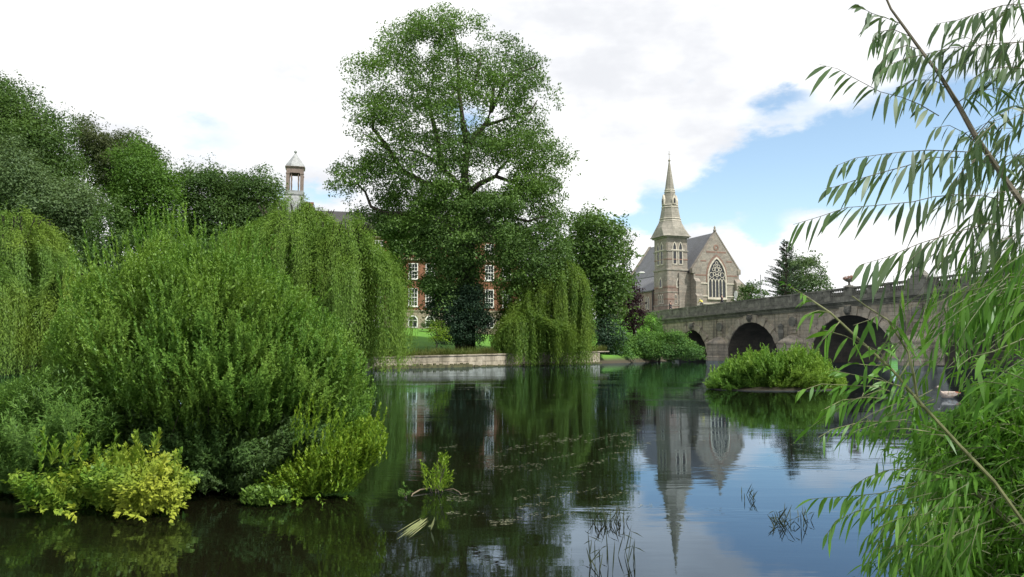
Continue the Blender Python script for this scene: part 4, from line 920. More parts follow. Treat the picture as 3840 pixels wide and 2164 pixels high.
# ---------------------------------------------------------------- shrubs on the far bank and on the island
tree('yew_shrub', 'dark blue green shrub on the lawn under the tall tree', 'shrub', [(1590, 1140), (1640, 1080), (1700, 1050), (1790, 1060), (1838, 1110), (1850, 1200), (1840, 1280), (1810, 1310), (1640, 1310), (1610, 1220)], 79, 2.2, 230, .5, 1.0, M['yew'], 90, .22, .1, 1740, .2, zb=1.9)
tree('lawn_shrub', 'fresh green shrub at the edge of the lawn beside the dark blue green shrub', 'shrub', [(1590, 1230), (1625, 1195), (1665, 1195), (1690, 1230), (1690, 1290), (1600, 1295)], 74, .9, 60, .3, .5, M['bright'], 150, .16, .06, 1640, .08, zb=1.3)
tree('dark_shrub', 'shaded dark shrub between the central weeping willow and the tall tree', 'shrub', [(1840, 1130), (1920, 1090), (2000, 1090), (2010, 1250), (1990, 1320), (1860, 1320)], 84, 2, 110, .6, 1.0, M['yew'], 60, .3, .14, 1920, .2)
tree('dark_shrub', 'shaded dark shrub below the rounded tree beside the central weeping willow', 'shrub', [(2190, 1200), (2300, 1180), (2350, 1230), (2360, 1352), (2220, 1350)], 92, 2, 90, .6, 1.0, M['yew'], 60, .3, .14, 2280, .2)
tree('bank_shrub', 'rounded green shrub at the water in front of the first bridge arch', 'shrub', [(2315, 1270), (2345, 1245), (2400, 1242), (2460, 1238), (2530, 1245), (2590, 1258), (2635, 1290), (2655, 1335), (2650, 1358), (2320, 1358), (2300, 1310)], 97, 2.5, 190, .45, .9, M['bank'], 100, .26, .1, 2470, .15, zb=.2)
tree('bank_shrub', 'low green shrub at the right end of the retaining wall beside the central weeping willow', 'shrub', [(2235, 1300), (2290, 1262), (2350, 1280), (2385, 1310), (2390, 1355), (2235, 1356)], 92.5, 1.6, 110, .4, .7, M['bank'], 130, .24, .1, 2300, .1, zb=.3)
tree('bank_shrub', 'tall fresh green plants growing up against the bridge end', 'shrub', [(2385, 1200), (2410, 1170), (2450, 1165), (2480, 1185), (2492, 1230), (2480, 1260), (2385, 1265)], 110, 1.6, 80, .4, .7, M['bank'], 110, .26, .1, 2440, .12, zb=2.0)
tree('lawn_bush', 'small dark bush by the arched basement windows of the brick building', 'shrub', [(1575, 1205), (1600, 1190), (1640, 1200), (1650, 1240), (1580, 1240)], 106, 1, 30, .4, .6, M['oak'], 90, .26, .12, 1612, .1, zb=4.4)
def grass_fringe():
    # rough grass along the top of the quay
    n_ = 20000; q = rng.random(n_); s = rng.uniform(-3, 31, n_); e = np.array([.673, .74]); n = np.array([-.74, .673]); o = .75 + 5.0 * q ** 2.2
    X = -9.7 + e[0] * s + n[0] * o; Yv = 64.2 + e[1] * s + n[1] * o; Z = np.maximum(ground_z(X, Yv), .9 + .012 * s); Pb = np.stack([X, Yv, Z], 1)
    D = nrm(np.stack([rng.normal(size=n_) * .4, rng.normal(size=n_) * .4 - .25 * (o < 1.1), np.ones(n_)], 1)); LV = Leaves(); L = rng.uniform(.2, .55, n_) * (1 + .8 * (np.sin(s * 1.7) * np.sin(s * .6 + 1) > .3)); LV.add(Pb + D * (L / 2)[:, None], D, nrm(rng.normal(size=(n_, 3)) + np.array([0, -1, .3])), L, np.full(n_, .06))
    tag(LV.build('bank_grass', M['grassblade']), 'rough grass along the top of the stone retaining wall', 'grass', kind='stuff')
grass_fringe()

# ---------------------------------------------------------------- the big osier bush and its neighbours in the river
def near_bush(name, label, poly, Y, depth, n, root_px, mat, per_m, leaf, wd, Lr=(.45, .95), upw=1.0, spread=.7, droop=.05, holes=(), stems=0, extra=(), bend=.06, rz=-.25, stem_mesh=True, cat='shrub', blade=False, dark_core=0, group=None, sw=1.0, under=None, mound=.1):
    b = np.array([(root_px - CX) / F * Y, Y, rz]); root = empty(name, b); tag(root, label, cat, group); LV = Leaves(); mb = MB()
    x, y, d = fill(poly, n, holes=holes); dm = d / (F / Y); dep = depth * np.sqrt(np.clip(dm / depth, .02, 1)); s = rng.uniform(-1, .75, n); s = np.sign(s) * np.abs(s) ** .7
    nm = max(6, int(n / 42)); mx, my, _ = fill(poly, nm, holes=holes); j = np.argmin((x[:, None] - mx) ** 2 + ((y[:, None] - my) * 1.15) ** 2, 1)   # mounds
    off = rng.normal(size=nm) * depth * mound;
    if under: fac = 1 - under[2] * sm(under[0], under[1], y); dep = dep * fac
    lean = rng.normal(size=(nm, 3)) * np.array([.3, .3, .18]); lm = rng.uniform(.75, 1.2, nm)
    q = np.hypot(x - mx[j], y - my[j]); q = q / (np.array([q[j == k].max() if (j == k).any() else 1 for k in range(nm)])[j] + 1e-6)
    tip = P(x, y, Y + s * dep + off[j] + mound * depth * q ** 2); tip[:, 2] = np.maximum(tip[:, 2], .06)
    mc = P(mx, my, Y + off * 1.0)[j]
    v = tip - b; D = nrm(nrm(v) + np.array([0, 0, 1.0]) * upw * np.clip(v[:, 2:3] / 2.0 + .2, .15, 1) + (tip - mc) * .8 + lean[j] + rng.normal(size=tip.shape) * .26); L = rng.uniform(*Lr, n) * np.clip(dm / .5 + .5, .6, 1) * lm[j]
    S = tip - D * L[:, None]; S[:, 2] = np.maximum(S[:, 2], .0); D = nrm(tip - S)
    shoots(LV, None, S, D, L, per_m, leaf, wd, bend=bend, spread=spread, droop=droop, blade=blade)
    for (px0, py0, px1, py1, yy) in extra:
        a = P(px0, py0, yy); e = P(px1, py1, yy - .1); dv = e - a; shoots(LV, None, a[None], dv[None], np.array([np.linalg.norm(dv)]), 60 if Y < 20 else 26, leaf * 1.05, wd * 1.1, spread=.5, droop=-.1, stem=.006)
    if dark_core:
        x, y, d = fill(poly, dark_core, inset=min(90, d.max() * .35), holes=holes); q = P(x, y, Y + rng.uniform(-.3, .9, dark_core) * depth * .8); q[:, 2] = np.maximum(q[:, 2], .1); LV.add(q, rdir(dark_core), rdir(dark_core), leaf * rng.uniform(1, 1.8, dark_core), wd * 1.6 * np.ones(dark_core))
    LV.build('foliage', M[mat], root, off=b)
    for i in range(stems):
        e = b + (tip[rng.integers(n)] - b) * (.72 if sw == 1 else 1); a = b + rng.normal(size=3) * np.array([.35, .35, 0]) * sw; mid = a * .5 + e * .5 + np.array([0, 0, .2]) * sw; mb.tube([a, mid, e], [.02 * (.2 + .8 * sw), .01 * (.2 + .8 * sw), .003], 5)
    if mb.v: mb.build('stems', M['twig'], root, off=b)
    return root
OSIER = [(205, 1180), (240, 1080), (290, 1030), (350, 985), (420, 1000), (480, 930), (540, 890), (600, 860), (660, 850), (730, 895), (800, 945), (880, 920), (950, 950), (1030, 985), (1100, 1040), (1180, 1100), (1250, 1165), (1320, 1245), (1380, 1345), (1415, 1480), (1390, 1570), (1300, 1640), (1150, 1740), (1000, 1840), (900, 1860), (760, 1810), (600, 1790), (400, 1740), (250, 1640), (150, 1420), (150, 1270)]
tips = [(345, 1000, 310, 850, 10), (380, 990, 350, 900, 10), (430, 960, 418, 865, 10), (480, 940, 478, 862, 10), (300, 1060, 262, 930, 9.8), (555, 900, 560, 770, 10), (580, 900, 570, 800, 10), (640, 900, 655, 770, 10.2), (690, 900, 700, 760, 10.2), (668, 880, 672, 800, 10.2), (720, 930, 745, 850, 10.2), (830, 960, 838, 840, 10.2), (875, 960, 880, 830, 10.2), (905, 960, 930, 820, 10.4), (940, 970, 965, 870, 10.4), (800, 960, 795, 880, 10.2), (1000, 960, 1025, 880, 10.4), (1080, 990, 1110, 920, 10.4), (420, 1000, 395, 920, 9.8), (520, 960, 500, 850, 10), (240, 1120, 268, 960, 9.8), (1290, 1520, 1340, 1440, 9), (1340, 1540, 1400, 1480, 9), (1180, 1100, 1210, 1030, 10), (950, 1240, 985, 1120, 8.6), (1120, 1330, 1150, 1240, 8.6), (780, 1480, 760, 1400, 8.2), (650, 1080, 640, 960, 9), (860, 1100, 880, 980, 9)]
more = [(x + rng.uniform(-15, 15), y + 50, x + (x - 860) * .05 + rng.uniform(-12, 12), y - rng.uniform(30, 110), 10 - rng.uniform(-.5, 1.2)) for x, y in zip(np.linspace(230, 1020, 60), np.interp(np.linspace(230, 1020, 60), [p[0] for p in OSIER[1:18]], [p[1] for p in OSIER[1:18]]))]
more += [(x, y, x + (x - 860) * .1, y - rng.uniform(60, 120), 8.0) for x, y in zip(rng.uniform(350, 1250, 40), rng.uniform(1080, 1450, 40))]
near_bush('osier_bush', 'huge round osier bush standing in the water at the left', OSIER, 10.0, 2.3, 6800, 860, 'osier', 80, .056, .02, stems=60, extra=tips + more, dark_core=14000, holes=[(850, 1845, 60)], Lr=(.35, .8), upw=.55, under=(1250, 1700, .28), mound=.05)
near_bush('low_osier', 'lower osier foliage at the waterline, shade of the overhang put into its dark green', [(380, 1560), (520, 1500), (800, 1520), (1050, 1540), (1230, 1560), (1280, 1640), (1160, 1740), (1010, 1850), (900, 1815), (800, 1810), (700, 1790), (560, 1770), (400, 1720)], 9.4, .9, 2000, 830, 'osier_shaded', 66, .06, .02, Lr=(.3, .6), upw=.2, spread=.9, droop=.3, dark_core=3000, mound=.2, bend=-.1)
near_bush('willow_bush', 'feathery blue green willow bush at the left edge, lower than the osier', [(-200, 1470), (0, 1425), (120, 1380), (220, 1340), (330, 1360), (430, 1480), (500, 1640), (470, 1740), (300, 1800), (120, 1810), (-200, 1810)], 9.4, 1.3, 2100, 100, 'feather', 66, .085, .014, Lr=(.4, .8), upw=.45, spread=.8, droop=.2, dark_core=1500, bend=-.05)
def sprays(x0, x1, y0, y1, n, Y, up=(50, 130), out=0): return [(x, y, x + rng.uniform(-30, 30) + out, y - rng.uniform(*up), Y - rng.uniform(0, .7)) for x, y in zip(rng.uniform(x0, x1, n), rng.uniform(y0, y1, n))]
near_bush('yellow_shrub', 'yellow green leaved shrub at the foot of the osier bush, on the left', [(-20, 1790), (60, 1765), (150, 1770), (230, 1725), (310, 1745), (350, 1690), (420, 1700), (470, 1665), (500, 1700), (560, 1660), (620, 1700), (660, 1685), (690, 1740), (760, 1790), (735, 1850), (690, 1925), (640, 1895), (560, 1940), (500, 1915), (410, 1935), (330, 1895), (200, 1880), (120, 1850), (40, 1830)], 8.3, .7, 620, 420, 'yellow', 42, .078, .03, extra=sprays(120, 740, 1700, 1800, 34, 8.2) + sprays(80, 720, 1900, 1930, 16, 7.9, (-30, 10)), Lr=(.25, .65), upw=.6, spread=1.0, droop=.25, dark_core=500, mound=.28)
near_bush('bright_shrub', 'lime green leafy shoots at the right foot of the osier bush', [(930, 1840), (1000, 1780), (1080, 1715), (1180, 1650), (1290, 1595), (1380, 1555), (1440, 1590), (1458, 1645), (1400, 1725), (1345, 1815), (1250, 1835), (1100, 1875), (960, 1895)], 9.1, .7, 900, 1180, 'bright', 62, .062, .02, extra=sprays(1080, 1420, 1600, 1740, 34, 9.0, (50, 140), 25) + sprays(960, 1330, 1830, 1880, 12, 8.8, (-30, 10)), Lr=(.3, .6), upw=.9, spread=.7, droop=.0, dark_core=600)
near_bush('pale_plant', 'small pale leaved plant low over the water at the right foot of the osier', [(900, 1850), (960, 1815), (1040, 1830), (1090, 1870), (1060, 1905), (960, 1905)], 8.6, .3, 120, 990, 'weep_yellow', 55, .07, .03, Lr=(.2, .35), upw=.4, spread=.9, droop=.1)
near_bush('water_plant', 'small bright green willow seedling standing alone in the open water', [(1570, 1720), (1590, 1745), (1610, 1770), (1640, 1700), (1665, 1690), (1690, 1705), (1700, 1760), (1705, 1810), (1670, 1835), (1620, 1835), (1580, 1800)], 9.35, .22, 80, 1650, 'bright', 75, .055, .013, Lr=(.16, .36), upw=1.1, spread=.6, droop=-.1, stems=9, rz=-.02, cat='plant', sw=.12)
near_bush('water_plant', 'tiny sparse green sprig in the open water beside the driftwood', [(1490, 1815), (1510, 1800), (1540, 1830), (1545, 1870), (1495, 1875)], 8.95, .1, 14, 1520, 'feather', 60, .05, .013, Lr=(.14, .25), upw=1.1, spread=.6, droop=-.1, stems=4, rz=-.02, cat='plant', sw=.12)

def island():
    poly = [(2640, 1440), (2655, 1405), (2690, 1385), (2720, 1350), (2760, 1345), (2790, 1322), (2840, 1322), (2870, 1310), (2910, 1325), (2950, 1318), (2990, 1300), (3030, 1308), (3070, 1318), (3105, 1352), (3140, 1395), (3180, 1432), (3165, 1462), (2900, 1468), (2660, 1464)]
    sp = [(x, y + 10, x + rng.uniform(-14, 10), y - rng.uniform(8, 34), 31.5 + rng.uniform(-1, 1)) for x, y in zip(rng.uniform(2660, 3150, 110), np.zeros(110))]
    sp = [(a, b + np.interp(a, [p[0] for p in poly[:16]], [p[1] for p in poly[:16]]) + rng.uniform(0, 60), c, d + np.interp(a, [p[0] for p in poly[:16]], [p[1] for p in poly[:16]]) + rng.uniform(0, 30), e) for a, b, c, d, e in sp]
    root = near_bush('island_shrub', 'low bright green willow shrub growing on an islet before the bridge', poly, 32.5, 2.4, 2400, 2890, 'island', 40, .15, .042, Lr=(.35, .9), upw=.9, spread=.75, droop=.05, mound=.16, extra=sp, dark_core=1200)
    b = root.location; mud = MB(); mud.loft([[(b.x + r * 2.75 * math.cos(a), 32.5 + r * 1.5 * math.sin(a), z) for a in np.linspace(0, 6.283, 20, endpoint=False)] for r, z in ((1.0, -.6), (.95, .03), (.5, .12))]); mud.build('mud', plain('wet mud', (.03, .026, .018), .5, .3, 3), root, off=b)
island()
def sticks():
    a = MB(); a.tube([W(px, py) + np.array([0, 0, z]) for px, py, z in ((1535, 1868, -.03), (1548, 1856, .012), (1575, 1846, .028), (1612, 1840, .03), (1640, 1838, .008), (1660, 1838, -.012), (1680, 1838, .004), (1700, 1840, .02), (1722, 1850, .014), (1740, 1862, -.02))], [.005, .008, .01, .01, .009, .009, .008, .007, .005, .003], 6)
    tag(a.build('driftwood_branch', M['driftwood'], smooth=True), 'pale curved branch lying at the foot of the small bright seedling', 'branch')
    LV = Leaves(); n = 26; p0 = W(rng.uniform(1580, 1610, n), rng.uniform(1962, 1985, n)); p1 = p0 + (W(1500, 2018) - W(1595, 1972)) * rng.uniform(.5, 1.1, n)[:, None] + rng.normal(size=(n, 3)) * np.array([.02, .03, 0]); p0[:, 2] = .05 + .03 * rng.random(n); p1[:, 2] = .012 + .01 * rng.random(n)
    LV.add((p0 + p1) / 2, p1 - p0, np.tile([0, -.3, 1.0], (n, 1)), np.linalg.norm(p1 - p0, axis=1), np.full(n, .011)); 
    q0 = W([1615, 1605, 1580], [1990, 1975, 1965]); q1 = q0 + np.array([[.04, 0, .13], [.05, -.02, .02], [-.01, 0, .06]]); LV.add((q0 + q1) / 2, q1 - q0, np.tile([0, -1.0, .2], (3, 1)), np.linalg.norm(q1 - q0, axis=1), np.full(3, .022))
    tag(LV.build('dead_reed_bundle', M['straw']), 'bundle of pale dead reed stems lying flat on the water', 'reeds')
sticks()

def reeds(label, pts, n, h, lean=.35, bent=.3, group='thin reed clumps standing in the open water'):
    LV = Leaves(); px = rng.uniform(pts[0], pts[2], n); py = rng.uniform(pts[1], pts[3], n); B = W(px, py); B[:, 2] = -.02
    D = nrm(np.stack([rng.normal(size=n) * lean, rng.normal(size=n) * lean, np.ones(n)], 1)); L = rng.uniform(.4, 1, n) * h
    LV.blade(B, D, nrm(np.stack([rng.normal(size=n) * .4, -np.ones(n), 0 * B[:, 0]], 1)), L, np.full(n, .009), droop=rng.uniform(0, 1, n) ** 2 * bent, k=4)
    for i in np.nonzero(rng.random(n) < .3)[0]:      # snapped tips
        e = B[i] + D[i] * L[i] * .8; LV.blade(e[None], np.array([[rng.choice([-1, 1]) * .9, 0, -.25]]), np.array([[0, -1.0, .3]]), np.array([L[i] * .4]), np.array([.008]), 0.2, 2)
    o = LV.build('reed_clump', M['reed']); tag(o, label, 'reeds', group)
reeds('dense thin reeds at the edge of the dark tree reflection, left of the spire reflection', (2205, 1945, 2345, 1975), 34, .26)
reeds('sparse reeds in the pale cloud reflection near the bottom', (2190, 2080, 2390, 2164), 18, .3, .2)
reeds('dense clump of fine reeds in the blue reflection near the right willow', (2900, 1940, 3040, 1990), 36, .22, .5, .5)
reeds('few bent reeds in the blue reflection right of the spire reflection', (2775, 1850, 2840, 1885), 9, .22, .35)

def flecks():
    LV = Leaves(); px, py = [], []
    for i in range(40):
        x0 = rng.uniform(1560, 2420); y0 = rng.uniform(1640, 1960) + (x0 - 2000) * -.1; ln = rng.uniform(40, 190); k = int(rng.uniform(14, 44)); t = rng.random(k)
        px.append(x0 + ln * t); py.append(y0 - ln * t * rng.uniform(.08, .24) + rng.normal(size=k) * 3.5)
    for bx, by, w, h, k in ((2100, 1660, 60, 12, 30), (2440, 1376, 60, 8, 80), (2300, 1380, 200, 6, 50), (2150, 1480, 300, 6, 40), (1700, 1480, 300, 60, 14), (1500, 1800, 200, 160, 16), (3080, 1660, 150, 10, 60), (3230, 1680, 160, 14, 70), (2500, 1640, 160, 10, 40), (1900, 1750, 160, 60, 30)):  # clusters at the far bank paint sky-reflecting ripples as pale flecks
        px.append(bx + rng.normal(size=k) * w); py.append(by + rng.normal(size=k) * h)
    px = np.concatenate(px); py = np.clip(np.concatenate(py), 1350, 2160); n = len(px); B = W(px, py); dist = B[:, 1]; B[:, 2] = .006
    a = rng.normal(.2, .45, n); D = np.stack([np.cos(a), np.sin(a), 0 * a], 1); s = rng.uniform(.005, .016, n) * np.clip(dist / 10, .8, 6)
    LV.add(B, D, np.tile([0, 0, 1.0], (n, 1)), s * 3.4, s * .8, fold=0.0)
    tag(LV.build('debris_and_glints', leaf_mat('scraps and sky glints', (.1, .115, .06), (.3, .3, .22), None, .1, 3, trans=.1)), 'scattered scraps of leaf and foam on the river, with painted sky glints at the far bank', 'floating debris', kind='stuff')
flecks()
# ---------------------------------------------------------------- the near willow at the right edge
class NearTree:
    def __init__(s): s.lv = Leaves(); s.mb = MB()
    def branch(s, pts, w):
        p = [P(*q) for q in pts]; s.mb.tube(p, list(np.linspace(w[0], w[1], len(p))), 6); return p
    def twig(s, pts, per=34, leaf=.115, wd=.0165, r=.0024, droop=.68, fwd=.72, start=.05, jit=.26):
        """a twig through photo points (px, py, distance) with long leaves hanging along it"""
        p = np.array([P(*q) for q in pts]); sg = np.linalg.norm(np.diff(p, axis=0), axis=1); cum = np.concatenate([[0], np.cumsum(sg)]); n = max(4, int(cum[-1] * per))
        u = (start + (1 - start) * (np.arange(n) + rng.random(n) * .7) / n) * cum[-1]; i = np.clip(np.searchsorted(cum, u) - 1, 0, len(sg) - 1); f = ((u - cum[i]) / sg[i])[:, None]
        B = p[i] * (1 - f) + p[i + 1] * f; T = nrm(p[i + 1] - p[i]); k = rng.random(n)[:, None]
        D = nrm(T * (fwd + .5 * (u / cum[-1])[:, None] ** 3) + np.array([0, 0, -1.0]) * droop * (.45 + .9 * k) + rng.normal(size=(n, 3)) * jit)
        N = nrm(np.array([0, -.7, .5]) + rng.normal(size=(n, 3)) * .6); L = leaf * rng.uniform(.55, 1.25, n) * (1 - .35 * (u / cum[-1]) ** 4)
        s.lv.blade(B, D, N, L, wd * rng.uniform(.7, 1.2, n), droop=rng.uniform(.15, .7, n), k=4)
        s.mb.tube(list(p), list(np.linspace(r, r * .35, len(p))), 4)
    def thin(s, gaps=((3552, 1480, 75, 60, 0.0), (3660, 1370, 130, 90, .3), (3540, 1055, 160, 45, .4), (3480, 1160, 110, 85, .45), (3480, 1340, 120, 90, .5))):
        """openings in the foliage through which the bridge and the water show"""
        for i, (a, k) in enumerate(s.lv.strips):
            c = (a[:, k // 2] + a[:, k // 2 + k + 1]) / 2; zz = (c[:, 2] - CAMZ) / c[:, 1]; v = (zz * ct - st) / (ct + zz * st); x = CX + F * c[:, 0] / c[:, 1] * (ct - v * st); y = CY - F * v
            ok = np.ones(len(a), bool)
            for gx_, gy_, rx, ry, keep in gaps: ok &= (((x - gx_) / rx) ** 2 + ((y - gy_) / ry) ** 2 > 1) | (rng.random(len(a)) < keep)
            s.lv.strips[i] = (a[ok], k)
    def mass(s, poly, n, y0, y1, length, dirn, per, leaf, wd, droop=.6, spread=.55, bend=-.25, jit=.3, k=4, r=.0017, stem=True, clump=0):
        x, y, _ = fill(poly, n)
        if clump:
            cx, cy, _ = fill(poly, clump); j = rng.integers(0, clump, n); x = cx[j] + rng.normal(size=n) * 55; y = cy[j] + rng.normal(size=n) * 55; dep = rng.uniform(y0, y1, clump)[j] + rng.normal(size=n) * .12
        else: dep = rng.uniform(y0, y1, n)
        S = P(x, y, dep); D = nrm(np.array(dirn) + rng.normal(size=(n, 3)) * jit); L = rng.uniform(length * .6, length * 1.3, n); S = S - D * (L * .5)[:, None]
        shoots(s.lv, s.mb if stem else None, S, D, L, per, leaf, wd, bend=bend, spread=spread, droop=droop, blade=True, k=k, stem=r, taper=False)

def near_willow():
    b = np.array([3.1, 3.0, .35]); root = empty('near_willow', b); tag(root, 'large near willow with long drooping leaves along the right edge', 'tree')
    t = NearTree()
    A = t.branch([(4000, 1010, 3.0), (3840, 771, 3.05), (3747, 640, 3.1), (3657, 510, 3.1), (3589, 386, 3.15), (3520, 275, 3.15), (3451, 186, 3.2), (3382, 90, 3.2), (3341, 34, 3.2), (3300, -60, 3.2)], (.014, .004))
    m2 = [b - np.array([0, 0, .9]), np.array([2.95, 3.0, 1.0]), P(4000, 1010, 3.0)]; t.mb.tube(m2, [.05, .035, .015], 8); t.mb.tube([m2[1], P(4150, 700, 3.3), P(4100, 200, 3.4), P(4000, -200, 3.4)], [.03, .02, .015, .008], 7)
    T = t.twig
    T([(3520, 434, 3.1), (3450, 392, 3.0), (3382, 365, 2.95), (3300, 344, 2.9), (3196, 289, 2.85), (3141, 258, 2.8), (3072, 241, 2.78)], 26, .13, .018)
    T([(3657, 572, 3.1), (3560, 566, 3.0), (3485, 563, 2.95), (3400, 568, 2.9), (3313, 578, 2.85), (3210, 592, 2.8), (3134, 622, 2.75)], 34, .12, .017)
    T([(3600, 590, 3.05), (3499, 590, 3.0), (3400, 622, 2.9), (3313, 645, 2.85), (3210, 675, 2.8), (3134, 700, 2.75), (3095, 708, 2.72)], 34, .12, .017)
    T([(3795, 757, 3.1), (3690, 735, 3.0), (3589, 730, 2.95), (3500, 738, 2.9), (3423, 757, 2.85), (3279, 771, 2.8), (3175, 778, 2.75), (3072, 813, 2.7), (2975, 842, 2.65)], 24, .125, .017)
    T([(3800, 850, 3.0), (3700, 838, 2.95), (3589, 870, 2.9), (3451, 912, 2.8), (3327, 964, 2.75), (3230, 992, 2.7)], 30, .135, .019)
    T([(3840, 158, 3.3), (3740, 162, 3.2), (3658, 172, 3.15), (3560, 180, 3.1), (3485, 200, 3.05), (3400, 218, 3.0), (3327, 245, 2.95), (3280, 290, 2.9)], 46, .12, .017)
    T([(3840, 14, 3.2), (3760, 20, 3.1), (3692, 41, 3.05), (3589, 76, 3.0), (3506, 90, 2.95)], 40, .12, .017)
    T([(3382, 90, 3.2), (3330, 70, 3.1), (3270, 50, 3.05), (3215, 20, 3.0)], 44, .12, .017); T([(3420, 140, 3.2), (3350, 110, 3.1), (3290, 120, 3.05), (3270, 160, 3.0)], 44, .12, .017)
    T([(3451, 186, 3.2), (3400, 170, 3.1), (3340, 190, 3.05), (3300, 240, 3.0)], 44, .11, .016); T([(3560, 330, 3.15), (3500, 300, 3.1), (3420, 300, 3.05), (3360, 330, 3.0)], 40, .11, .016)
    T([(3589, 386, 3.15), (3660, 340, 3.1), (3760, 330, 3.1), (3860, 360, 3.1)], 34, .11, .016); T([(3657, 510, 3.1), (3720, 440, 3.1), (3800, 400, 3.1), (3880, 390, 3.1)], 34, .11, .016)
    T([(3700, 570, 3.1), (3620, 500, 3.0), (3560, 470, 2.95), (3500, 480, 2.9)], 28, .11, .016); T([(3747, 640, 3.1), (3820, 580, 3.1), (3900, 560, 3.1)], 36, .11, .016)
    T([(3720, 610, 3.1), (3660, 600, 3.0), (3600, 650, 2.95), (3560, 700, 2.9)], 30, .115, .016); T([(3860, 260, 3.2), (3780, 250, 3.1), (3700, 260, 3.05), (3640, 300, 3.0)], 40, .11, .016)
    t.mass([(3560, 40), (3840, -40), (3900, 300), (3640, 330), (3480, 250), (3500, 120)], 18, 2.9, 3.6, .3, (-.8, .1, -.25), 34, .105, .0155, droop=.7, jit=.3)
    t.mass([(3660, 420), (3900, 380), (3900, 820), (3760, 800), (3600, 740), (3640, 560)], 24, 2.8, 3.7, .3, (-.75, .1, -.3), 34, .105, .0155, droop=.75, jit=.3)
    t.mass([(3640, 800), (3900, 700), (3900, 1000), (3500, 1010), (3390, 985), (3440, 920)], 15, 2.6, 3.6, .3, (-.75, .1, -.3), 34, .11, .016, droop=.75, jit=.3)
    t.thin(); t.lv.build('foliage', M['near'], root, off=b); t.mb.build('branches', M['twig'], root, off=b)
    b2 = np.array([2.7, 3.3, .3]); root = empty('near_willow_bush', b2); tag(root, 'bright green middle willow bush in front of the bridge at the right edge', 'shrub'); t = NearTree()
    t.mass([(3700, 975), (3900, 930), (3900, 1230), (3740, 1190), (3620, 1160), (3600, 1110), (3600, 1060), (3660, 1020)], 84, 2.6, 4.0, .32, (-.75, .05, -.35), 40, .09, .0115, droop=.8, jit=.28, clump=40)
    t.mass([(3400, 1060), (3600, 1020), (3640, 1260), (3480, 1300), (3360, 1240), (3340, 1140)], 14, 2.8, 3.6, .28, (-.6, .05, -.45), 32, .1, .0145, droop=.8, jit=.3)
    t.mass([(3340, 1260), (3560, 1230), (3600, 1330), (3480, 1400), (3330, 1400), (3290, 1320)], 9, 3.0, 3.8, .25, (-.6, .05, -.1), 34, .085, .014, droop=.5, jit=.4)
    t.mass([(3620, 1270), (3900, 1230), (3900, 1480), (3780, 1460), (3680, 1380)], 9, 2.6, 3.4, .3, (-.8, 0, -.2), 26, .12, .0165, droop=.6, jit=.25)
    T = t.twig
    T([(3840, 1270, 2.6), (3720, 1320, 2.5), (3640, 1340, 2.5), (3600, 1370, 2.45), (3590, 1385, 2.4)], 18, .13, .018); T([(3860, 1430, 2.5), (3760, 1390, 2.5), (3690, 1340, 2.5), (3640, 1290, 2.5)], 18, .12, .017, droop=.3); T([(3860, 1480, 2.6), (3760, 1440, 2.6), (3690, 1430, 2.6), (3640, 1450, 2.6)], 24, .12, .017)
    T([(3880, 1120, 2.7), (3760, 1140, 2.7), (3660, 1170, 2.7), (3560, 1230, 2.7), (3470, 1290, 2.65)], 30, .12, .017); T([(3880, 1030, 2.7), (3780, 1040, 2.7), (3680, 1080, 2.7), (3580, 1100, 2.7), (3490, 1150, 2.65)], 30, .12, .017)
    t.mb.tube([b2 - np.array([0, 0, .6]), b2 + np.array([.1, 0, .6]), P(3900, 1150, 3.0), P(3880, 980, 3.0)], [.04, .03, .015, .006], 6)
    t.thin(); t.lv.build('foliage', M['near_green'], root, off=b2); t.mb.build('branches', M['greenstem'], root, off=b2)
    # sapling stem leaning out over the river
    b3 = P(3800, 1900, 3.2); b3[2] = .3; root = empty('leaning_sapling', b3); tag(root, 'pale green willow stem leaning left across the bridge arch', 'shrub'); t = NearTree()
    t.branch([(3860, 1990, 3.2), (3728, 1806, 3.15), (3591, 1663, 3.1), (3454, 1514, 3.05), (3350, 1392, 3.0), (3210, 1263, 2.95), (3115, 1174, 2.9), (3032, 1118, 2.9), (2965, 1078, 2.88)], (.0085, .0025)); T = t.twig
    t.branch([(3440, 1500, 3.05), (3425, 1400, 3.0), (3405, 1320, 3.0), (3330, 1200, 2.95), (3250, 1150, 2.95), (3195, 1110, 2.9)], (.006, .002))
    for q in ([(3060, 1140, 2.9), (3010, 1100, 2.9), (2965, 1075, 2.88), (2935, 1060, 2.86)], [(3115, 1174, 2.9), (3070, 1165, 2.88), (3020, 1180, 2.86)], [(3150, 1205, 2.9), (3120, 1240, 2.88), (3080, 1280, 2.86)]): T(q, 60, .07, .012, droop=.25, jit=.35)
    for q in ([(3250, 1300, 2.95), (3170, 1260, 2.9), (3100, 1240, 2.88), (3075, 1238, 2.86)], [(3290, 1340, 3.0), (3330, 1270, 2.95), (3345, 1220, 2.95)], [(3350, 1392, 3.0), (3300, 1320, 2.95), (3240, 1290, 2.93)], [(3370, 1420, 3.0), (3420, 1340, 3.0), (3440, 1290, 3.0)], [(3330, 1370, 3.0), (3260, 1370, 2.95), (3180, 1360, 2.9)], [(3400, 1450, 3.02), (3340, 1440, 2.98), (3280, 1400, 2.95)],
              [(3405, 1320, 3.0), (3440, 1300, 3.0), (3470, 1310, 3.0)], [(3330, 1200, 2.95), (3370, 1230, 2.95), (3390, 1270, 2.95)], [(3300, 1180, 2.95), (3260, 1200, 2.9), (3200, 1220, 2.9)]): T(q, 24, .095, .017, droop=.3, jit=.4)
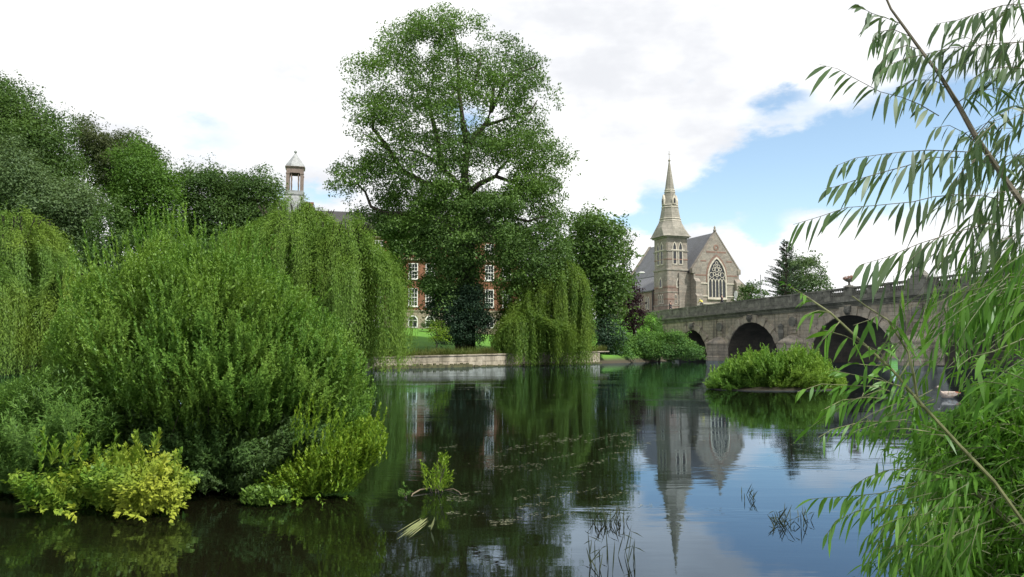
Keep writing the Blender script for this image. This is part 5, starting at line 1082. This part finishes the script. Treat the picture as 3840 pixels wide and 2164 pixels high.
    for q in ([(3454, 1514, 3.05), (3380, 1450, 3.0), (3300, 1425, 2.95), (3200, 1405, 2.9), (3110, 1385, 2.86)], [(3470, 1530, 3.05), (3380, 1480, 3.0), (3280, 1450, 2.95), (3180, 1445, 2.9), (3080, 1440, 2.85), (2990, 1470, 2.82)], [(3430, 1490, 3.05), (3350, 1500, 3.0), (3260, 1490, 2.95), (3160, 1500, 2.9), (3080, 1540, 2.85)], [(3560, 1630, 3.1), (3450, 1590, 3.05), (3350, 1580, 3.0), (3240, 1580, 2.95), (3120, 1610, 2.9), (3070, 1640, 2.88)], [(3520, 1590, 3.1), (3450, 1520, 3.05), (3400, 1540, 3.0), (3330, 1560, 2.95)]): T(q, 34, .085, .0135, droop=.55, jit=.35)
    t.mass([(3200, 1430), (3440, 1480), (3480, 1600), (3380, 1640), (3260, 1600), (3140, 1520)], 16, 2.9, 3.3, .22, (-.7, 0, -.3), 36, .075, .012, droop=.6, jit=.35)
    t.thin(); t.lv.build('foliage', M['near_green'], root, off=b3); t.mb.build('stem', M['palestem'], root, off=b3)
    # twigs drooping to the water
    b4 = np.array([2.55, 3.4, .3]); root = empty('drooping_willow', b4); tag(root, 'low willow whose drooping twigs cross the blue reflection at the lower right', 'shrub'); t = NearTree(); T = t.twig
    for q in ([(3660, 1790, 3.3), (3543, 1780, 3.2), (3440, 1758, 3.1), (3335, 1762, 3.05), (3250, 1790, 3.0), (3190, 1830, 2.98)], [(3640, 1800, 3.3), (3540, 1790, 3.2), (3400, 1830, 3.1), (3300, 1850, 3.05), (3200, 1860, 3.0), (3110, 1865, 2.96), (3035, 1872, 2.95)], [(3660, 1850, 3.3), (3520, 1870, 3.2), (3400, 1890, 3.1), (3300, 1900, 3.05), (3216, 1915, 3.0), (3140, 1950, 2.98), (3095, 2010, 2.96)], [(3680, 1950, 3.3), (3560, 1960, 3.2), (3450, 1975, 3.1), (3350, 2000, 3.05), (3290, 2050, 3.0), (3255, 2100, 2.98)], [(3660, 1900, 3.3), (3560, 1905, 3.2), (3460, 1930, 3.1), (3380, 1940, 3.05), (3300, 1975, 3.0), (3270, 2010, 3.0)], [(3680, 2000, 3.3), (3560, 2010, 3.2), (3460, 2040, 3.1), (3390, 2060, 3.05), (3330, 2110, 3.0)]): T(q, 44, .085, .0135, droop=.75, jit=.3)
    t.mass([(3420, 1800), (3640, 1800), (3660, 2050), (3500, 2080), (3380, 2040), (3360, 1920)], 70, 3.0, 3.6, .25, (-.75, 0, -.3), 40, .075, .012, droop=.6, jit=.3, clump=20)
    t.mb.tube([b4 - np.array([0, 0, .5]), b4 + np.array([0, 0, .3]), P(3660, 1850, 3.3)], [.03, .02, .01], 6)
    t.thin(); t.lv.build('foliage', M['near_green'], root, off=b4); t.mb.build('branches', M['greenstem'], root, off=b4)
    # fine leaved shrub filling the corner
    b5 = np.array([2.6, 4.2, .2]); root = empty('fine_leaved_shrub', b5); tag(root, 'dense fine leaved green shrub filling the lower right corner', 'shrub'); t = NearTree()
    pl = [(3560, 1600), (3580, 1530), (3640, 1490), (3740, 1470), (3800, 1430), (3920, 1400), (3920, 2240), (3400, 2240), (3470, 2150), (3560, 2080), (3600, 1980), (3640, 1900), (3520, 1800), (3420, 1740), (3470, 1700), (3540, 1690)]
    t.mass(pl, 2600, 3.5, 4.8, .3, (-.55, -.1, .35), 70, .058, .012, droop=.25, spread=.8, bend=-.2, jit=.4, k=2, stem=False, clump=260)
    t.mass(pl, 200, 3.3, 3.7, .35, (-.65, -.1, .2), 46, .06, .0105, droop=.3, spread=.8, bend=-.25, jit=.35, k=2, r=.0022)
    t.mb.tube([b5 - np.array([0, 0, .5]), b5 + np.array([.1, 0, .5]), b5 + np.array([.1, 0, 1.2])], [.03, .02, .008], 6)
    t.thin(); t.lv.build('foliage', M['fern'], root, off=b5); t.mb.build('branches', M['greenstem'], root, off=b5)
near_willow()

# ---------------------------------------------------------------- people, birds and small things on and by the bridge
def skin(name, joints, edges, mat, parent=None, root=0, sub=1):
    me = bpy.data.meshes.new(name); me.from_pydata([j[0] for j in joints], edges, []); o = link(name, me, mat, parent)
    md = o.modifiers.new('skin', 'SKIN'); sv = me.skin_vertices[0].data
    for i, j in enumerate(joints): sv[i].radius = (j[1], j[2] if len(j) > 2 else j[1]); sv[i].use_root = i == root
    s = o.modifiers.new('smooth', 'SUBSURF'); s.levels = sub; s.render_levels = sub; return o

def figure(name, label, loc, rz, pose, top, legs, skin_c=(.45, .27, .2), hair=(.03, .025, .02), helmet=None, group=None):
    """body in one surface; jacket, trousers, shoes and hair over it. pose maps joint names to positions (x forward, y left, z up)"""
    p = pose; root = skin(name, [(p['pelvis'], .13, .1), (p['waist'], .12, .09), (p['chest'], .15, .1), (p['neck'], .055), (p['chin'], .075, .085), (p['crown'], .085, .095),
        (p['sh_l'], .06), (p['el_l'], .045), (p['wr_l'], .032), (p['ha_l'], .04, .02), (p['sh_r'], .06), (p['el_r'], .045), (p['wr_r'], .032), (p['ha_r'], .04, .02),
        (p['hip_l'], .085), (p['kn_l'], .06), (p['an_l'], .042), (p['to_l'], .04, .03), (p['hip_r'], .085), (p['kn_r'], .06), (p['an_r'], .042), (p['to_r'], .04, .03)],
        [(0, 1), (1, 2), (2, 3), (3, 4), (4, 5), (2, 6), (6, 7), (7, 8), (8, 9), (2, 10), (10, 11), (11, 12), (12, 13), (0, 14), (14, 15), (15, 16), (16, 17), (0, 18), (18, 19), (19, 20), (20, 21)], cloth('skin of ' + name, skin_c))
    root.location = loc; root.rotation_euler.z = rz; tag(root, label, 'person', group)
    L = lambda a, b, t: tuple(np.array(p[a]) * (1 - t) + np.array(p[b]) * t)
    skin('jacket', [(p['pelvis'], .16, .125), (p['waist'], .15, .12), (p['chest'], .185, .13), (L('chest', 'neck', .8), .08), (p['sh_l'], .08), (p['el_l'], .062), (L('el_l', 'wr_l', .9), .046), (p['sh_r'], .08), (p['el_r'], .062), (L('el_r', 'wr_r', .9), .046)], [(0, 1), (1, 2), (2, 3), (2, 4), (4, 5), (5, 6), (2, 7), (7, 8), (8, 9)], top, root)
    skin('trousers', [(p['pelvis'], .15, .12), (p['hip_l'], .105), (p['kn_l'], .078), (L('kn_l', 'an_l', .92), .06), (p['hip_r'], .105), (p['kn_r'], .078), (L('kn_r', 'an_r', .92), .06)], [(0, 1), (1, 2), (2, 3), (0, 4), (4, 5), (5, 6)], legs, root)
    for s in ('l', 'r'): skin('shoe', [(p['an_' + s], .05), (tuple(np.array(p['to_' + s]) + np.array([.03, 0, 0])), .048, .036)], [(0, 1)], M['black'], root)
    h = MB(); c = np.array(p['crown']); h.ball((c[0] - .015, c[1], c[2] + .015), .108 if not helmet else .135, 12, 8, (1.05, .9, .9)); h.build('helmet' if helmet else 'hair', helmet or cloth('hair of ' + name, hair), root, smooth=True)
    f = MB(); k = np.array(p['chin']); fw = .085; f.loft([[(k[0] + fw - .01, k[1] - .02, k[2] + .0), (k[0] + fw - .01, k[1] + .02, k[2]), (k[0] + fw + .02, k[1], k[2] + .01)], [(k[0] + fw, k[1] - .008, k[2] + .06), (k[0] + fw, k[1] + .008, k[2] + .06), (k[0] + fw + .005, k[1], k[2] + .06)]]); f.build('nose', root.data.materials[0], root)
    return root
def standing(lean=.0, step=.15):
    d = dict(pelvis=(0, 0, .95), waist=(.0 + lean * .2, 0, 1.08), chest=(lean * .5, 0, 1.32), neck=(lean * .8, 0, 1.5), chin=(lean + .02, 0, 1.6), crown=(lean + .02, 0, 1.7))
    for s, y in (('l', .17), ('r', -.17)):
        q = 1 if s == 'l' else -1
        d['sh_' + s] = (lean * .6, y * 1.1, 1.42); d['el_' + s] = (lean * .6 - q * step * .4, y * 1.4, 1.14); d['wr_' + s] = (lean * .6 - q * step * .5 + .12, y * 1.35, .92); d['ha_' + s] = (lean * .6 - q * step * .5 + .18, y * 1.3, .83)
        d['hip_' + s] = (0, y * .55, .9); d['kn_' + s] = (q * step + .03, y * .55, .5); d['an_' + s] = (q * step * 1.5 - .03, y * .55, .08); d['to_' + s] = (q * step * 1.5 + .1, y * .6, .04)
    return d
face_left = BRZ + math.pi     # towards the church end
yj = cloth('yellow jacket cloth', (.58, .52, .1)); gt = cloth('grey trousers cloth', (.22, .22, .22)); dk = cloth('dark coat cloth', (.03, .03, .035)); bl = cloth('dark trousers cloth', (.035, .04, .055))
def cyclist():
    loc = on_bridge(-5.0, 2.2, -.36); y = .13
    pose = dict(pelvis=(-.22, 0, 1.05), waist=(-.08, 0, 1.18), chest=(.18, 0, 1.38), neck=(.36, 0, 1.46), chin=(.47, 0, 1.5), crown=(.52, 0, 1.6))
    for s, q in (('l', 1), ('r', -1)):
        pose['sh_' + s] = (.24, q * .19, 1.38); pose['el_' + s] = (.4, q * .25, 1.16); pose['wr_' + s] = (.6, q * .24, 1.04); pose['ha_' + s] = (.68, q * .24, 1.02)
        pose['hip_' + s] = (-.2, q * .1, 1.0); pose['kn_' + s] = (.16 if q > 0 else .1, q * .12, .85 if q > 0 else .62); pose['an_' + s] = (-.0 if q > 0 else .02, q * .12, .5 if q > 0 else .2); pose['to_' + s] = (.12 if q > 0 else .14, q * .12, .46 if q > 0 else .17)
    figure('person', 'cyclist in yellow jacket bent over handlebars on the bridge', loc, face_left, pose, yj, gt, helmet=cloth('pale helmet', (.4, .4, .3)))
    root = empty('bicycle', loc, face_left); tag(root, 'dark bicycle ridden by the cyclist in yellow', 'bicycle')
    for x, nm in ((-.5, 'wheel'), (.56, 'wheel')):
        m = MB(); ring = [(x + .33 * math.cos(a), 0, .34 + .33 * math.sin(a)) for a in np.linspace(0, 2 * math.pi, 21)]; m.tube(ring, .022, 6)
        for a in np.linspace(0, math.pi, 7)[:-1]: m.tube([(x + .33 * math.cos(a), 0, .34 + .33 * math.sin(a)), (x - .33 * math.cos(a), 0, .34 - .33 * math.sin(a))], .004, 3)
        m.build(nm, M['black'], root)
    f = MB()
    for a, b in (((-.5, 0, .34), (-.02, 0, .3)), ((-.02, 0, .3), (-.2, 0, .88)), ((-.5, 0, .34), (-.16, 0, .78)), ((-.16, 0, .78), (.42, 0, .84)), ((-.02, 0, .3), (.44, 0, .76)), ((.4, 0, .95), (.56, 0, .34))): f.tube([a, b], .018, 6)
    f.build('frame', cloth('dark frame paint', (.03, .03, .04)), root); s = MB(); s.loft([[(-.34, -.07, .9), (-.34, .07, .9), (-.08, .02, .9), (-.08, -.02, .9)], [(-.34, -.08, .95), (-.34, .08, .95), (-.06, .02, .94), (-.06, -.02, .94)]]); s.build('saddle', M['black'], root)
    h = MB(); h.tube([(.4, 0, .93), (.46, 0, 1.0)], .016, 6); h.tube([(.66, -.26, 1.0), (.5, -.2, 1.02), (.46, 0, 1.0), (.5, .2, 1.02), (.66, .26, 1.0)], .014, 6); h.build('handlebar', M['black'], root)
    k = MB(); k.tube([(-.02, -.1, .3), (.02, -.1, .16), (.08, -.14, .15)], .012, 5); k.tube([(-.02, .1, .3), (-.04, .1, .45), (.02, .14, .46)], .012, 5); k.tube([(-.02, -.1, .3), (-.02, .1, .3)], .03, 8); k.build('crank', M['black'], root)
cyclist()
figure('person', 'pedestrian in dark coat crossing the bridge below the church window', on_bridge(1.1, 1.5, -.37), face_left + .3, standing(.02, .14), dk, bl, group='people walking on the bridge')
figure('person', 'dark clothed pedestrian farthest along the bridge, below the spire', on_bridge(-12.4, 1.4, -.37), face_left, standing(.08, .2), dk, bl, group='people walking on the bridge')

def gull(label, loc, rz):
    root = empty('gull', loc, rz); tag(root, label, 'bird', 'white gulls on the bridge parapet'); wm_ = cloth('gull white', (.75, .75, .74)); gm = cloth('gull grey', (.45, .46, .48))
    b = MB(); rings = []
    for x, z, r in ((-.26, .12, .012), (-.16, .13, .05), (-.04, .15, .085), (.06, .18, .08), (.12, .24, .05), (.15, .30, .045), (.19, .33, .05), (.235, .33, .03), (.25, .325, .008)): rings.append([(x, r * math.cos(a), z + r * math.sin(a)) for a in np.linspace(0, 6.283, 10, endpoint=False)])
    b.loft(rings); b.build('body', wm_, root, smooth=True)
    for s in (-1, 1):
        w = MB(); w.loft([[(x, s * (.06 + .03 * k), z) for x, z in ((.06, .2), (-.08, .22), (-.3, .14), (-.1, .11))] for k in (0, 1)]); w.build('wing', gm, root)
        l = MB(); l.tube([(-.02, s * .035, .1), (0, s * .035, .01), (.05, s * .035, .005)], .009, 4); l.build('leg', cloth('gull leg', (.5, .3, .2)), root)
    k = MB(); k.loft([[(.24, .012 * math.cos(a), .325 + .012 * math.sin(a)) for a in np.linspace(0, 6.283, 6, endpoint=False)], [(.3, .003 * math.cos(a), .315 + .003 * math.sin(a)) for a in np.linspace(0, 6.283, 6, endpoint=False)]]); k.build('beak', cloth('yellow beak', (.6, .42, .06)), root)
gull('white gull on the bridge parapet below the white oval sign', on_bridge(6.0, .12, .04), face_left); gull('white gull on the bridge parapet beside the distant trees', on_bridge(22.6, .12, .04), face_left + .4)

def oval_sign():
    x, y, z = on_bridge(5.0, 1.0, -.38); root = empty('oval_sign', (x, y, z), BRZ); tag(root, 'plain white oval sign standing behind the bridge parapet', 'sign')
    m = MB(); m.prism([(.36 * math.cos(a), 1.4 + .55 * math.sin(a)) for a in np.linspace(0, 6.283, 24, endpoint=False)], -.03, .0); m.build('sign_plate', M['white'], root); p = MB(); p.tube([(0, .04, 0), (0, .04, 1.7)], .04, 8); p.build('post', M['black'], root)
oval_sign()
def planter():
    x, y, z = on_bridge(26.6, .12, .04); root = empty('flower_planter', (x, y, z)); tag(root, 'urn planter of brownish pink flowers on the bridge parapet', 'planter')
    m = MB(); m.box(-.55, .55, -.3, .3, 0, .12); m.box(-.35, .35, -.25, .25, .12, .22); m.lathe(0, 0, [(.2, .22), (.14, .3), (.1, .45), (.14, .58), (.34, .66), (.52, .8), (.56, .9), (.5, .9)], 14); m.build('urn', M['stone_dark'], root)
    LV = Leaves(); C = np.concatenate([rdir(26) * np.array([.5, .4, .2]) + np.array([0, 0, 1.02])]); clump_leaves(LV, C, rng.uniform(.14, .26, 26), 900, .1, .07); LV.build('flowers', leaf_mat('brown pink petals', (.2, .09, .075), (.42, .24, .2), (.12, .13, .05), .4, 2.5), root)
planter()
def lamp(label, loc, h, group=None, head='lantern'):
    root = empty('street_lamp', loc); tag(root, label, 'street lamp', group); m = MB()
    m.lathe(0, 0, [(.12, 0), (.12, .4), (.07, .5), (.055, h - .5), (.09, h - .45), (.03, h - .4)], 8)
    if head == 'lantern':
        m.build('post', M['black'], root); k = MB(); k.loft([[(w * math.cos(a), w * math.sin(a), z) for a in np.linspace(0, 6.283, 6, endpoint=False)] for w, z in ((.1, h - .4), (.2, h), (.24, h + .02), (.12, h + .22), (.03, h + .4))]); k.build('lantern', M['black'], root)
    else:
        m.tube([(0, 0, h - .5), (0, 0, h - .1), (.5, 0, h + .1), (1.0, 0, h + .12)], .05, 6); m.build('post', plain('grey steel', (.35, .36, .37), .5, .1), root); k = MB(); k.loft([[(x, .2 * w * math.cos(a), h + .1 + .12 * w * math.sin(a)) for a in np.linspace(0, 6.283, 8, endpoint=False)] for x, w in ((.6, .5), (.8, 1), (1.3, 1), (1.5, .4))]); k.build('lamp_head', M['white'], root)
q = P(3184, 1000, 81.0); lamp('dark lantern on a thin post behind the urn planter', on_bridge(24.9, 11.3, -.38), 2.75)
q = P(2382, 1022, 121.0); lamp('grey street lamp with white head against the slate church roof', (q[0], q[1], gz(q[0], q[1])), q[2] - gz(q[0], q[1]) - .1, head='arm')
q = P(2852, 1030, 128.0); pm_ = MB(); pm_.tube([(0, 0, 0), (0, 0, q[2] - 5)], .07, 6); po = pm_.build('thin_pole', plain('pole grey', (.3, .3, .31), .6, .1)); po.location = (q[0], q[1], 5.0); tag(po, 'thin bare pole standing beside the conifer against the sky', 'pole')

def duck():
    w = W(3552, 1492); root = empty('duck', (w[0], w[1], 0.0), math.pi - .15); tag(root, 'pale brown duck swimming left on dark water below the bridge', 'bird')
    b = MB(); rings = []
    for x, z, r, s in ((-.33, .17, .012, 1), (-.27, .15, .07, 1), (-.15, .1, .125, 1.1), (0, .08, .15, 1.15), (.13, .09, .13, 1.1), (.2, .16, .075, 1), (.215, .24, .045, 1), (.23, .31, .045, 1), (.265, .36, .056, 1), (.31, .355, .04, 1), (.33, .35, .015, 1)): rings.append([(x, r * s * math.cos(a), z + r * math.sin(a)) for a in np.linspace(0, 6.283, 12, endpoint=False)])
    b.loft(rings); b.build('body', plain('pale duck plumage', (.34, .28, .24), .8, .25, 14), root, smooth=True)
    for s in (-1, 1):
        k = MB(); k.loft([[(x, s * (.12 + .05 * q), z) for x, z in ((.1, .12), (.02, .19), (-.2, .2), (-.38, .16), (-.2, .08), (0, .06))] for q in (0, 1)]); k.build('wing', plain('duck wing', (.42, .3, .22), .8, .4, 18, col2=(.4, .36, .33)), root)
    t = MB(); t.loft([[(-.25, y, z) for y, z in ((-.08, .14), (.08, .14), (.06, .22), (-.06, .22))], [(-.42, y, z) for y, z in ((-.04, .17), (.04, .17), (.03, .2), (-.03, .2))]]); t.build('tail', plain('rusty tail', (.3, .09, .04), .8, .3, 20), root)
    k = MB(); k.loft([[(.325, .022 * math.cos(a), .35 + .016 * math.sin(a)) for a in np.linspace(0, 6.283, 8, endpoint=False)], [(.39, .018 * math.cos(a), .335 + .008 * math.sin(a)) for a in np.linspace(0, 6.283, 8, endpoint=False)]]); k.build('beak', cloth('dark beak', (.1, .08, .06)), root)
    for s in (-1, 1): e = MB(); e.ball((.285, s * .05, .375), .009, 6, 5); e.build('eye', M['black'], root)
duck()
